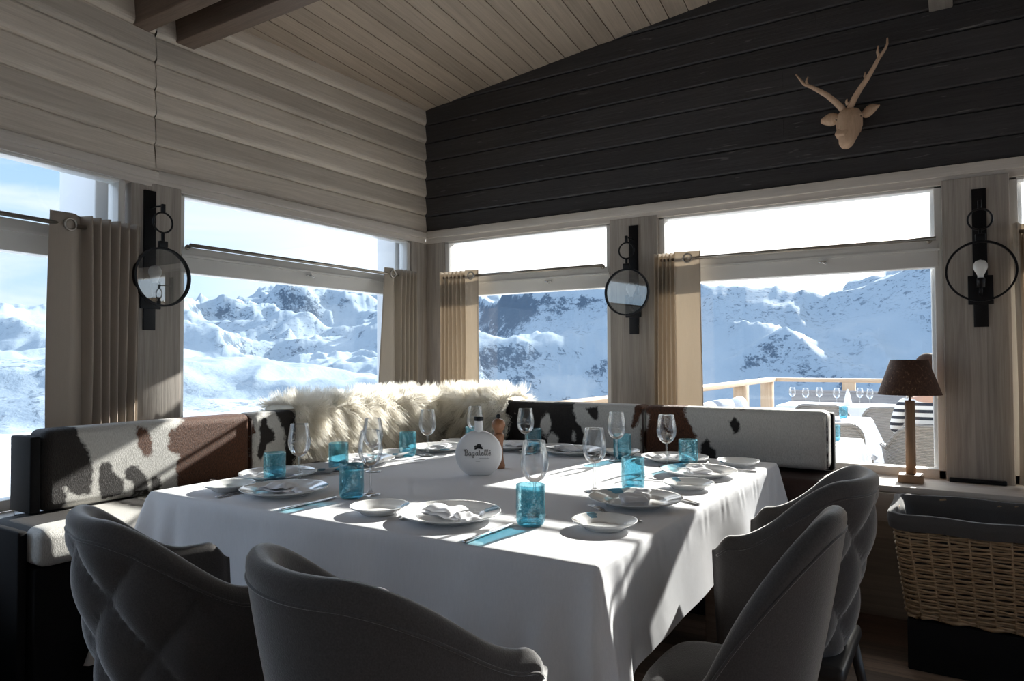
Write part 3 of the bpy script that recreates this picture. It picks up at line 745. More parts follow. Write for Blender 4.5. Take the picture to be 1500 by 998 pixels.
brn = mixc(nt, ab.outputs['Fac'], mixc(nt, nh, (.008, .007, .007), (.035, .026, .022)), mixc(nt, nh, (.020, .007, .004), (.20, .075, .032)))
wht = mixc(nt, nh, (.60, .58, .54), (.82, .80, .76))
lk(nt, mixc(nt, rp.outputs[0], wht, brn), p.inputs['Base Color']); bump(nt, nh, p, .8, .004)
M['hide'] = m
def hide_attr(o, polys, axis, holes=(), base=1.0, white=None):
    me = o.data; n = len(me.vertices); co = np.empty(n * 3); me.vertices.foreach_get('co', co); co = co.reshape(-1, 3)
    P = np.stack([co[:, axis], co[:, 2]], 1); d = np.full(n, base); br = np.zeros(n); bd = np.full(n, 1e9)
    for k, pl in polys.items():
        s = sd_poly(P, pl); d = np.minimum(d, s)
        if k[0] == 'b': br = np.where(s < .012, 1.0, br)
    for hx_, hz_, rx_, rz_ in holes:
        h = (np.hypot((P[:, 0] - hx_) / rx_, (P[:, 1] - hz_) / rz_) - 1) * min(rx_, rz_)
        d = np.maximum(d, -h)
    if white is not None: d = np.where((co[:, 0] > white[0]) & (co[:, 1] < white[1]), 1.0, d)
    if white is not None: d = np.where((co[:, 0] < white[0] - .02) & (co[:, 1] < white[1] + .1), -.05, d)
    for nm, arr in (('patch', d), ('brown', br)):
        a_ = me.attributes.new(nm, 'FLOAT', 'POINT'); a_.data.foreach_set('value', arr.astype(np.float32))
def cushion(bm, lo, hi, r, step=.008):
    """upholstered slab, rounded and finely meshed"""
    (x0, y0, z0), (x1, y1, z1) = lo, hi
    def ax(a, b): 
        k = max(2, int((b - a - 2 * r) / step)); e = [r * (1 - math.cos(PI / 2 * i / 4)) for i in range(5)]
        return [a + q for q in e] + [a + r + (b - a - 2 * r) * i / k for i in range(1, k)] + [b - q for q in reversed(e)]
    X, Y, Zs = ax(x0, x1), ax(y0, y1), ax(z0, z1)
    def rp_(pt):
        p_ = Vector(pt); c = Vector((min(max(p_.x, x0 + r), x1 - r), min(max(p_.y, y0 + r), y1 - r), min(max(p_.z, z0 + r), z1 - r))); d = p_ - c
        q = c + d.normalized() * r if d.length > 1e-9 else p_
        return tuple(q)
    for A, B, fn in ((Y, Zs, lambda a, b: (x0, a, b)), (Y, Zs, lambda a, b: (x1, a, b)), (X, Zs, lambda a, b: (a, y0, b)), (X, Zs, lambda a, b: (a, y1, b)), (X, Y, lambda a, b: (a, b, z0)), (X, Y, lambda a, b: (a, b, z1))):
        na, nb = len(A), len(B); V = [rp_(fn(a, b)) for a in A for b in B]
        c = Vector(((x0 + x1) / 2, (y0 + y1) / 2, (z0 + z1) / 2)); v0 = Vector(V[(na // 2) * nb + nb // 2])
        e1 = Vector(V[(na // 2 + 1) * nb + nb // 2 if na > 2 else 0]) - v0; e2 = Vector(V[(na // 2) * nb + nb // 2 + 1]) - v0
        fl = e1.cross(e2).dot(v0 - c) < 0
        F = []
        for i in range(na - 1):
            for j in range(nb - 1):
                q = (i * nb + j, (i + 1) * nb + j, (i + 1) * nb + j + 1, i * nb + j + 1); F.append(tuple(reversed(q)) if fl else q)
        bm.add(V, F, True)
M['benchblack'] = plain('black_bench_board', (.010, .0095, .010), .8, nscale=12, namt=.3, spec=.15)
M['benchbrown'] = plain('dark_brown_hide', (.035, .014, .010), .65, nscale=60, namt=.4, bstr=.3)
BA = thing('banquette', 'long cowhide banquette along the left windows, brown and white hide', 'bench', (0, 0, 0), 0, 'cowhide corner banquette')
for y0, y1 in ((1.205, 2.052), (2.056, 3.64)):
    b = MB(); cushion(b, (-2.80, y0, .672), (-2.68, y1, .957), .030, .009 if y0 < 2 else .011); o = b.build('back_cushion', M['hide'], BA); hide_attr(o, HIDE_A, 1)
    pp = MB(); pp.tube([(-2.676, y1 - .002, .69 + .245 * i / 8) for i in range(9)], .004, 6); pp.build('piping', M['benchbrown'], o)
SEATA = {'k1': [(1.0, .4), (1.118, .4), (1.122, .72), (1.0, .72)], 'k2': [(1.45, .655), (1.53, .655), (1.55, .7), (1.46, .7)], 'k4': [(1.62, .60), (1.95, .5), (1.95, .7), (1.66, .7)], 'k3': [(2.1, .5), (2.6, .5), (2.5, .7), (2.2, .7)]}
b = MB(); cushion(b, (-2.78, 1.085, .545), (-2.43, 3.41, .668), .035, .014); o = b.build('seat_cushion', M['hide'], BA); hide_attr(o, SEATA, 1, white=(-2.515, 1.2))
b = MB(); b.box((-2.80, 1.09, 0), (-2.47, 3.5, .54), bev=.01); o = b.build('base', M['benchblack'], BA)
b = MB(); b.box((-2.84, 1.055, .0), (-2.50, 1.082, .66), bev=.006); b.box((-2.84, 1.17, .672), (-2.69, 1.203, .935), bev=.006); b.build('end_panel', M['benchblack'], BA)
b = MB(); b.box((-2.86, 1.206, .672), (-2.802, 3.62, .93), bev=.01); b.build('back_board', M['benchblack'], BA)
BB = thing('banquette', 'cowhide banquette along the terrace windows with large white end cushion', 'bench', (0, 0, 0), 0, 'cowhide corner banquette')
for x0, x1 in ((-2.672, -2.206), (-2.202, -1.372), (-1.368, -.505)):
    b = MB(); cushion(b, (x0, 3.42, .688), (x1, 3.545, .955), .030, .009); o = b.build('back_cushion', M['hide'], BB); hide_attr(o, HIDE_B, 0, HOLE_B)
    pp = MB(); pp.tube([(x1 - .002, 3.416, .70 + .235 * i / 8) for i in range(9)], .004, 6); pp.build('piping', M['hide'] if x1 > -1 else M['benchbrown'], o)
b = MB(); cushion(b, (-2.42, 3.235, .545), (-.445, 3.60, .672), .035, .02); o = b.build('seat_cushion', M['benchbrown'], BB)
b = MB(); b.box((-2.46, 3.27, 0), (-.47, 3.62, .54), bev=.01); b.build('base', M['benchblack'], BB)
b = MB(); b.box((-2.66, 3.546, .675), (-.50, 3.62, .94), bev=.01); b.build('back_board', M['benchblack'], BB)

# ------------------------------------------------------------------ sheepskins
m, nt, out = mat('cream_fleece'); d = nd(nt, 'ShaderNodeBsdfDiffuse'); tl = nd(nt, 'ShaderNodeBsdfTranslucent'); mx = nd(nt, 'ShaderNodeMixShader'); mx.inputs[0].default_value = .5
nn = noise(nt, objcoord(nt), 30, 3); cc = mixc(nt, nn, (.88, .84, .75), (.96, .94, .90)); lk(nt, cc, d.inputs[0]); lk(nt, cc, tl.inputs[0])
lk(nt, d.outputs[0], mx.inputs[1]); lk(nt, tl.outputs[0], mx.inputs[2]); lk(nt, mx.outputs[0], out.inputs[0]); M['fleece'] = m
def sheepskin(label, path, xs, N, seed, droop=1.0, edge=.03):
    """path: cross-section points (depth, z) from front hem over the top to the back; xs: (from, to) along the bench; mapped by fr"""
    fr, v0, v1 = xs
    rs = np.random.RandomState(seed); t = thing('sheepskin', label, 'sheepskin throw', (0, 0, 0), 0, 'cream sheepskin throws')
    pts = [Vector((p_[0], 0, p_[1])) for p_ in path]; cum = [0]
    for i in range(1, len(pts)): cum.append(cum[-1] + (pts[i] - pts[i - 1]).length)
    def at_(w_):
        s = w_ * cum[-1]
        for i in range(1, len(pts)):
            if s <= cum[i] + 1e-9:
                k = (s - cum[i - 1]) / (cum[i] - cum[i - 1]); p_ = pts[i - 1].lerp(pts[i], k); tg = (pts[i] - pts[i - 1]).normalized(); return p_, Vector((tg.z, 0, -tg.x)) * -1
        return pts[-1], Vector((-1, 0, 0))
    def nrm(w_):
        a, _ = at_(max(0, w_ - .04)); b_, _ = at_(min(1, w_ + .04)); tg = (b_ - a).normalized(); return Vector((tg.z, 0, -tg.x))
    base = MB()
    base.grid(lambda u, w_: tuple(fr @ (at_(w_)[0] + nrm(w_) * .012 + Vector((0, v0 + (v1 - v0) * u, 0)))), 40, 26); base.build('hide', M['fleece'], t)
    # clump centres
    nc = int(330 * (v1 - v0)); cu = rs.rand(nc); cw = rs.rand(nc); cd_ = rs.randn(nc, 3) * .42
    f = MB(); V = []; F = []; Lv = v1 - v0
    U = rs.rand(N); W = rs.rand(N)
    for i in range(N):
        dist = ((cu - U[i]) * Lv) ** 2 + ((cw - W[i]) * cum[-1]) ** 2; c = int(np.argmin(dist))
        p_, _ = at_(W[i]); n_ = nrm(W[i])
        p0 = p_ + n_ * .008 + Vector((0, v0 + Lv * U[i], 0))
        ln = (.055 + .045 * rs.rand()) * (1.2 if c % 3 else .75)
        d_ = n_ * 1.0 + Vector(cd_[c]) * 1.1 + Vector(rs.randn(3)) * .16; d_.normalize()
        cp = at_(cw[c])[0] + nrm(cw[c]) * ln * .9 + Vector((0, v0 + Lv * cu[c], 0))
        d_ += Vector((0, -1.1 * max(0, 1 - U[i] * Lv / .07) + 1.1 * max(0, 1 - (1 - U[i]) * Lv / .07), 0)); d_.normalize()
        tip = p0 + d_ * ln; tip = tip.lerp(cp + d_ * .01, .38) + Vector((0, 0, -.016 * droop - .02 * droop * (1 - abs(n_.z))))
        if n_.x > .6: tip.x = max(tip.x, p0.x + .004)
        elif n_.z > .6: tip.z = max(tip.z, p0.z + .006)
        elif n_.x < -.6: tip.x = min(tip.x, p0.x - .004)
        mid = p0 + d_ * ln * .52 + Vector((0, 0, -.003))
        side = d_.cross(Vector(rs.randn(3))).normalized(); wd = .00085
        b0 = len(V)
        for q, ww in ((p0, wd), (mid, wd * .85), (tip, .0003)):
            V.append(tuple(fr @ (q - side * ww))); V.append(tuple(fr @ (q + side * ww)))
        F += [(b0, b0 + 1, b0 + 3, b0 + 2), (b0 + 2, b0 + 3, b0 + 5, b0 + 4)]
    f.add(V, F, True); o = f.build('fleece', M['fleece'], t); o['kind'] = 'stuff'
    return t
# local frame for the left bench: x towards the room
def arcpath(xf, zt, xb, zf, zb_, r=.035):
    P = [(xf, zf)]
    for k in range(6): a = PI / 2 * k / 5; P.append((xf - r + r * math.cos(a), zt - r + r * math.sin(a)))
    for k in range(6): a = PI / 2 * k / 5; P.append((xb + r - r * math.sin(a), zt - r + r * math.cos(a)))
    P.append((xb, zb_)); return P
IDM = Matrix.Identity(4)
sheepskin('shaggy cream sheepskin hanging over the back of the left banquette up to the corner', arcpath(-2.672, .968, -2.88, .70, .80), (IDM, 2.29, 3.44), 46000, 5, 1.2)
FBB = Matrix.Translation((0, 0, 0)) @ Matrix(((0, 1, 0, 0), (-1, 0, 0, 0), (0, 0, 1, 0), (0, 0, 0, 1)))
sheepskin('smoother cream sheepskin over the terrace-side banquette, behind the white bottle', arcpath(-3.412, .968, -3.635, .70, .80), (FBB, -2.68, -2.20), 20000, 8, .8)
# ------------------------------------------------------------------ tableware
Z0 = TZ + .0005
M['china'] = plain('white_china', (.80, .80, .79), .12, spec=.5)
m, nt, out = mat('rim_decor_china'); p = principled(nt, out, Roughness=.12)
tc = nd(nt, 'ShaderNodeTexCoord'); sx = nd(nt, 'ShaderNodeSeparateXYZ'); lk(nt, tc.outputs['Object'], sx.inputs[0])
ang = math_(nt, 'ARCTAN2', sx.outputs[1], sx.outputs[0]); rr_ = nd(nt, 'ShaderNodeVectorMath', operation='LENGTH'); lk(nt, tc.outputs['Object'], rr_.inputs[0])
da = math_(nt, 'ABSOLUTE', math_(nt, 'SUBTRACT', ang, .9)); nn = noise(nt, tc.outputs['Object'], 130, 4, .7)
f1 = math_(nt, 'LESS_THAN', math_(nt, 'ADD', da, math_(nt, 'MULTIPLY', nn, .35)), .34)
f2 = math_(nt, 'LESS_THAN', math_(nt, 'ABSOLUTE', math_(nt, 'SUBTRACT', sx.outputs[2], .0205)), .0065)
f3 = math_(nt, 'MULTIPLY', math_(nt, 'MULTIPLY', f1, f2), math_(nt, 'GREATER_THAN', rr_.outputs['Value'], .06))
lk(nt, mixc(nt, math_(nt, 'MULTIPLY', f3, .85), (.80, .80, .79), (.07, .25, .36)), p.inputs['Base Color']); M['decor'] = m
M['glass'] = glass('clear_wine_glass', (.965, .97, .975), .02, .34, 0, .9)
M['teal'] = glass('bubbled_teal_glass', (.55, .80, .865), .035, .25, .02, .6, bub=210)
M['steel'] = plain('steel_cutlery', (.62, .62, .63), .18, 1.0)
M['napkin'] = cloth_mat('napkin_linen', (.80, .80, .82), .06, 900, .2, 1.2)
def lathe_part(name, prof, m_, parent, n=40):
    b = MB(); b.lathe(prof, n); return b.build(name, m_, parent)
def plate_proto(label, r, x, y, rz, group, name):
    t = thing(name, label, 'plate', (x, y, Z0), rz, group)
    P = [(0, .004), (r * .55, .004), (r * .60, .0045), (r * .66, .010), (r * .70, .0135), (r * .98, .0225), (r, .0245), (r * 1.004, .0225), (r * .97, .019), (r * .70, .0085), (r * .62, .002), (r * .58, 0), (0, .0005)]
    b = MB(); b.lathe(P, 64); b.build('rim_dish', M['decor'], t)
    ft = MB(); ft.lathe([(r * .52, 0), (r * .60, 0), (r * .60, .003), (r * .52, .003), (r * .52, 0)], 40); ft.build('foot_ring', M['china'], t)
    return t
def glass_proto(label, x, y, name='wine_glass'):
    t = thing(name, label, 'wine glass', (x, y, Z0), 0, 'wine glasses on the dining table')
    lathe_part('bowl', [(.0045, .094), (.014, .0965), (.026, .106), (.0355, .122), (.040, .140), (.0405, .152), (.038, .175), (.0335, .198), (.0315, .211), (.0308, .2125), (.0302, .211)], M['glass'], t)
    lathe_part('stem', [(.0065, .012), (.0042, .026), (.0036, .06), (.0040, .086), (.0055, .095)], M['glass'], t, 16)
    lathe_part('foot', [(0, .0), (.034, 0), (.0345, .0015), (.030, .003), (.014, .006), (.0065, .012)], M['glass'], t)
    return t
def tumbler_proto(label, x, y):
    t = thing('tumbler', label, 'tumbler', (x, y, Z0), 0, 'teal tumblers on the dining table')
    lathe_part('glass_wall', [(0, .0005), (.030, .0005), (.0355, .004), (.039, .014), (.0398, .04), (.039, .075), (.0395, .106), (.0392, .109), (.0378, .1095), (.0368, .107), (.0362, .075), (.0367, .04), (.0355, .021), (.028, .015), (0, .014)], M['teal'], t)
    lathe_part('glass_base', [(0, .002), (.030, .002), (.034, .007), (.0335, .013), (.026, .0135), (0, .0125)], M['teal'], t, 32)
    return t
def pad(bm, w_, l_, h_, c, rz, seed, bend=0., z0=0., nu=30, nv=22):
    rs = np.random.RandomState(seed); ph = rs.rand(6) * 6.28
    Mx = Matrix.Translation((c[0], c[1], z0)) @ Matrix.Rotation(rz, 4, 'Z')
    def fn(u, v):
        side = 1 if v <= .5 else -1
        y_ = (v * 4 - 1) if v <= .5 else (3 - v * 4)
        x_ = u * 2 - 1
        ex = max(0, 1 - abs(x_) ** 6) ** .5; ey = max(0, 1 - abs(y_) ** 4) ** .6
        top = h_ * (.55 + .25 * math.sin(2.1 * x_ + ph[0]) + .22 * math.sin(3.1 * y_ + ph[1] + x_ * 1.7)) * ex * ey
        z_ = (top + .0015 if side > 0 else .0) + bend * (x_ * x_) + .004 * math.sin(5 * x_ + ph[2]) * (1 if side > 0 else .2)
        return tuple(Mx @ Vector((x_ * w_ / 2 * (1 + .05 * math.sin(3 * y_ + ph[3])), y_ * l_ / 2 * (1 + .06 * math.sin(2.4 * x_ + ph[4])), max(z_, 0.0005))))
    bm.grid(fn, nu, nv * 2, wrap_v=False)
def napkin_proto(label, x, y, rz, seed, z=.012):
    t = thing('napkin', label, 'napkin', (x, y, Z0 + z), rz, 'folded white napkins')
    b = MB(); pad(b, .165, .088, .010, (0, 0), 0, seed); b.build('lower_fold', M['napkin'], t)
    b = MB(); pad(b, .105, .080, .013, (-.028, .004), R(12), seed + 1, z0=.008); b.build('upper_fold', M['napkin'], t)
    b = MB(); pad(b, .09, .05, .011, (.085, -.010), R(-16), seed + 2, z0=.003); b.build('tail', M['napkin'], t)
    return t
def fork_proto(label, x, y, rz):
    t = thing('fork', label, 'fork', (x, y, Z0 + .001), rz, 'dinner forks')
    def zz(q): return .002 + .010 * sm(.02, .10, q) - .004 * sm(.13, .2, q)
    hb = MB()
    def strip(bm, pts, ws, th=.0022):
        V = []; F = []
        for (q, x_), w_ in zip(pts, ws):
            z_ = zz(q); V += [(x_ - w_, q, z_), (x_ + w_, q, z_), (x_ + w_, q, z_ + th), (x_ - w_, q, z_ + th)]
        for i in range(len(pts) - 1):
            a = i * 4
            for k in range(4): F.append((a + k, a + (k + 1) % 4, a + 4 + (k + 1) % 4, a + 4 + k))
        F.append((3, 2, 1, 0)); e = (len(pts) - 1) * 4; F.append((e, e + 1, e + 2, e + 3)); bm.add(V, F, True)
    qs = [(q, 0) for q in (-.10, -.09, -.06, -.02, .02, .045)]
    strip(hb, qs, [.006, .008, .0065, .004, .003, .0032]); hb.build('handle', M['steel'], t)
    tb = MB(); strip(tb, [(.045, 0), (.052, 0), (.060, 0), (.068, 0)], [.0032, .009, .0115, .0115])
    for k in (-1.5, -.5, .5, 1.5): strip(tb, [(.066, k * .0062), (.085, k * .0064), (.108, k * .0058)], [.0019, .0017, .0009])
    tb.build('tines', M['steel'], t); return t
def knife_proto(label, x, y, rz):
    t = thing('knife', label, 'knife', (x, y, Z0 + .001), rz, 'dinner knives')
    b = MB(); b.rbox((-.0065, -.115, 0), (.0065, -.005, .006), .0028); b.build('handle', M['steel'], t)
    b = MB(); out_ = [(-.0045, -.006), (.0055, -.006), (.009, .02), (.0095, .07), (.006, .10), (-.002, .118), (-.005, .10), (-.0045, .02)]
    V = [(x_, y_, .0018) for x_, y_ in out_] + [(x_, y_, .0036) for x_, y_ in out_]; n = len(out_)
    b.add(V, [tuple(reversed(range(n))), tuple(range(n, 2 * n))] + [(i, (i + 1) % n, n + (i + 1) % n, n + i) for i in range(n)]); b.build('blade', M['steel'], t)
    return t
# settings: where, dinner plate, side plate, napkin turn, facing (towards table centre), tumbler, glass
WHERE = dict(
 F1='at the place in front of the tufted armchair', F2='at the place in front of the plain middle armchair',
 R1='at the place nearest the front right table corner', R2='at the right-hand place nearer the back corner',
 L1='at the left banquette place nearest the front, by the brown hide', L2='at the middle place along the left banquette, before the black-spotted hide', L3='at the left banquette place closest to the corner, before the fleece',
 B1='at the back place hidden behind the white bottle', B2='at the middle back place before the black and white hide', B3='at the back place before the brown and white hide')
SET = {  # dinner, side, napkin offset/turn, facing angle, tumbler, glass, knife, fork
 'F1': dict(d=(-1.915, 1.600), s=(-2.130, 1.545), f=0, t=(-1.668, 1.662), g=(-1.655, 1.735), k=(-1.71, 1.525, 1), fk=(-2.055, 1.53, 8), nz=R(5)),
 'F2': dict(d=(-1.215, 1.590), s=(-1.437, 1.545), f=0, t=(-.985, 1.645), g=(-1.035, 1.752), k=(-1.026, 1.51, 1), fk=(-1.342, 1.60, 14), nz=R(-12)),
 'R1': dict(d=(-.850, 2.045), s=(-.800, 1.715), f=90, t=(-.948, 2.262), g=(-1.045, 2.165), k=(-.775, 2.185, 60), fk=(-.835, 1.862, 68), nz=R(20)),
 'R2': dict(d=(-.850, 2.665), s=(-.795, 2.380), f=90, t=(-.957, 2.868), g=(-1.03, 2.815), k=(-.79, 2.845, 90), fk=(-.93, 2.470, 92), nz=R(25)),
 'L1': dict(d=(-2.190, 1.800), s=(-2.165, 1.985), f=-90, t=(-2.115, 1.722), g=(-2.045, 1.775), k=(-2.235, 1.625, -90), fk=(-2.09, 1.96, -78), nz=R(-10)),
 'L2': dict(d=(-2.185, 2.235), s=(-2.215, 2.465), f=-90, t=(-2.135, 2.055), g=(-1.985, 2.095), k=(-2.21, 2.02, -90), fk=(-2.06, 2.36, -80), nz=R(15)),
 'L3': dict(d=(-2.165, 2.735), s=(-2.215, 2.965), f=-90, t=(-2.165, 2.515), g=(-2.085, 2.560), k=(-2.17, 2.56, -90), fk=(-2.09, 2.80, -75), nz=R(8)),
 'B1': dict(d=(-1.885, 2.975), s=(-1.665, 3.035), f=180, t=(-2.055, 2.880), g=(-2.015, 2.840), k=(-2.04, 2.97, 180), fk=(-1.735, 2.93, 172), nz=R(5)),
 'B2': dict(d=(-1.545, 2.965), s=(-1.325, 3.03), f=180, t=(-1.745, 2.945), g=(-1.725, 2.840), k=(-1.70, 2.965, 180), fk=(-1.395, 2.95, 176), nz=R(-20)),
 'B3': dict(d=(-1.050, 2.965), s=(-.785, 2.985), f=180, t=(-1.275, 2.925), g=(-1.265, 2.842), k=(-1.205, 2.97, 180), fk=(-.905, 2.925, 190), nz=R(10)),
}
protos = {}
def put(kind, mk, label, x, y, rz, z=None):
    if kind not in protos: protos[kind] = mk(label, x, y, rz); return protos[kind]
    return dup(protos[kind], (x, y, protos[kind].location.z if z is None else z), rz, label)
for i, (k, s) in enumerate(SET.items()):
    w_ = WHERE[k]; f = R(s['f'])
    put('dinner', lambda l, x, y, r: plate_proto(l, .143, x, y, r, 'dinner plates', 'dinner_plate'), 'white dinner plate ' + w_, *s['d'], f)
    put('side', lambda l, x, y, r: plate_proto(l, .086, x, y, r, 'side plates', 'side_plate'), 'small white side plate ' + w_, *s['s'], f)
    napkin_proto('folded white napkin ' + w_, s['d'][0], s['d'][1], f + s['nz'], 20 + 5 * i)
    put('fork', fork_proto, 'steel fork ' + w_, s['fk'][0], s['fk'][1], R(s['fk'][2]))
    put('knife', knife_proto, 'steel knife ' + w_, s['k'][0], s['k'][1], R(s['k'][2]))
    put('tumbler', lambda l, x, y, r: tumbler_proto(l, x, y), 'bubbled teal tumbler ' + w_, *s['t'], R(37 * i))
    put('glass', lambda l, x, y, r: glass_proto(l, x, y), 'clear wine glass ' + w_, *s['g'], 0)

# ------------------------------------------------------------------ white flask bottle with lettering
t = thing('bottle', 'round flat white bottle with black lettering and cap on the dining table', 'bottle', (-1.575, 2.245, Z0), R(31))
M['matte_white'] = plain('matte_white_ceramic', (.74, .74, .75), .35)
b = MB(); RB, TH = .0905, .027
def disc(u, v):
    a = 2 * PI * u
    ph = PI * v; r_ = (abs(math.sin(ph)) ** .55) * RB; y_ = -math.cos(ph); y_ = math.copysign(abs(y_) ** .55, y_) * TH
    z_ = .081 + r_ * math.sin(a); x_ = r_ * math.cos(a)
    return (x_, y_, max(z_, .0005))
b.grid(disc, 72, 30, wrap_u=True, flip=True); b.build('body', M['matte_white'], t)
lathe_part('neck', [(.0, .150), (.0185, .160), (.0162, .180), (.0155, .203), (.0165, .205), (.0165, .208), (0, .208)], M['matte_white'], t, 32)
lathe_part('cap', [(0, .2085), (.0178, .2085), (.0185, .210), (.0185, .2225), (.0175, .2245), (0, .2245)], M['black'], t, 32)
L_ = {'B': [[(.0, 1.5), (-.15, 1.8), (.1, 2.05), (.35, 1.9)], [(.35, 2.0), (.3, 1.0), (.25, .0)], [(.1, 1.75), (.6, 2.15), (1.05, 1.8), (.9, 1.25), (.45, 1.1)], [(.45, 1.1), (1.1, 1.05), (1.2, .5), (.9, .0), (.4, -.05), (.1, .15)]],
 'a': [[(.8, .9), (.45, 1.02), (.1, .65), (.1, .25), (.4, .0), (.7, .25), (.85, 1.0)], [(.85, 1.0), (.8, .3), (.9, .02), (1.1, .1)]],
 'g': [[(.8, .9), (.45, 1.02), (.1, .65), (.1, .3), (.4, .05), (.7, .3), (.85, 1.0)], [(.85, 1.0), (.8, -.2), (.55, -.75), (.2, -.7), (.15, -.4), (.6, -.1), (1.1, .15)]],
 't': [[(.35, 1.7), (.3, .5), (.45, .02), (.8, .15)], [(-.05, 1.15), (.75, 1.2)]],
 'e': [[(.1, .5), (.55, .6), (.75, .85), (.5, 1.05), (.2, .8), (.12, .4), (.35, .02), (.85, .2)]],
 'l': [[(.0, .2), (.4, 1.1), (.55, 1.9), (.35, 2.15), (.22, 1.7), (.25, .4), (.4, .02), (.7, .2)]]}
def smooth_pts(P, n=5):
    out_ = []
    for i in range(len(P) - 1):
        p0, p1, p2, p3 = P[max(i - 1, 0)], P[i], P[i + 1], P[min(i + 2, len(P) - 1)]
        for k in range(n):
            q = k / n; out_.append(tuple(.5 * (2 * p1[j] + (p2[j] - p0[j]) * q + (2 * p0[j] - 5 * p1[j] + 4 * p2[j] - p3[j]) * q * q + (3 * p1[j] - p0[j] - 3 * p2[j] + p3[j]) * q ** 3) for j in (0, 1)))
    return out_ + [P[-1]]
b = MB(); yf = -TH - .0006; cx = -.0535; sx_ = .0108; zb_ = .078
for ch, adv in zip('Bagatelle', (1.35, 1.15, 1.15, 1.1, .85, .95, .72, .75, .8)):
    for st in L_[ch]:
        b.tube([(cx + px * sx_ * 1.02, yf, zb_ + pz * sx_) for px, pz in smooth_pts(st)], (.0017 if ch != 'B' else .0021), 6, flat=.4)
    cx += adv * sx_ * 1.06
b.tube([(cx - .006, yf, zb_ + 1.55 * sx_), (cx - .001, yf, zb_ + 1.75 * sx_)], .0008, 5)
b.build('lettering', M['black'], t)
b = MB(); rs = np.random.RandomState(4)
b.tube([(.004, yf, .093), (.003, yf, .100), (.001, yf, .106)], [.003, .0022, .0016], 6, flat=.3)
for k in range(120):
    a = rs.rand() * PI * 1.35 - .5; q = .001 + .0155 * rs.rand() ** .75; b.ellipsoid((.001 + q * math.cos(a), yf, .1075 + q * .85 * math.sin(a)), (.0026 * (1.2 - q * 38), .0003, .0023 * (1.2 - q * 38)), 8, 5)
b.build('tree_emblem', M['black'], t)
M['greyink'] = plain('grey_print', (.22, .22, .23), .5)
b = MB()
for k in range(14): b.box((.004 + k * .0028, yf, .0668), (.0058 + k * .0028, yf + .0004, .0686 + .0006 * (k % 3)))
for k in range(6): b.box((-.010 + k * .0028, yf, .0545), (-.0082 + k * .0028, yf + .0004, .0562))
b.build('small_print', M['greyink'], t)

# ------------------------------------------------------------------ pepper mill
M['millwood'] = wood('turned_wood', (.40, .19, .10), (.28, .12, .06), 'z', 0, 2, 0, .35, .8)
t = thing('pepper_mill', 'turned wooden pepper mill with black knob behind the white bottle', 'pepper mill', (-1.60, 2.42, Z0))
lathe_part('body', [(0, 0), (.026, 0), (.027, .012), (.022, .03), (.018, .07), (.019, .10), (.023, .125), (.024, .135), (.019, .143), (0, .143)], M['millwood'], t)
lathe_part('head', [(0, .144), (.018, .145), (.017, .152), (.024, .160), (.0285, .175), (.027, .188), (.018, .198), (.008, .202), (0, .202)], M['millwood'], t)
b = MB(); b.ellipsoid((0, 0, .212), (.0095, .0095, .0095), 16, 10); b.tube([(0, 0, .200), (0, 0, .206)], .004, 8); b.build('knob', M['black'], t)

# ------------------------------------------------------------------ terrace tableware, seen small through the window
tt_ = DZ + .75 + .001
for i, (x, y) in enumerate([(-1.80, 9.45), (-1.62, 9.32), (-1.50, 9.55), (-1.28, 9.40), (-1.05, 9.62), (-.92, 9.42)]):
    g = dup(protos['glass'], (x, y, tt_), 0, 'wine glass on the far terrace table, %s' % ['farthest toward the lounge seat', 'second toward the lounge seat', 'behind the middle of the white bench end', 'left of the standing napkin', 'right of the standing napkin', 'nearest the lampshade'][i], group='wine glasses on the far terrace table'); g.name = 'wine_glass'
g = dup(protos['tumbler'], (-.77, 5.52, tt_), 0, 'pale teal tumbler on the terrace table nearest the window', group='tumblers outdoors')
g = dup(protos['tumbler'], (-.98, 7.62, tt_), 0, 'teal tumbler at the back edge of the middle terrace table', group='tumblers outdoors')
for i, (x, y, l) in enumerate([(-.78, 5.20, 'side plate on the near terrace table, farthest from the window'), (-.80, 4.92, 'side plate in the middle of the near terrace table'), (-.79, 4.66, 'side plate on the near terrace table, closest to the window'), (-1.0, 7.2, 'side plate on the middle terrace table')]):
    dup(protos['side'], (x, y, tt_), 0, l, group='plates on the terrace tables')
b = MB(); b.lathe([(.055, 0), (.05, .02), (.03, .12), (.008, .20), (0, .205)], 12); o = b.build('standing_napkin', M['white_cloth']); o.location = (-1.17, 9.5, tt_); tag(o, 'white napkin folded to a standing cone on the far terrace table', 'napkin')
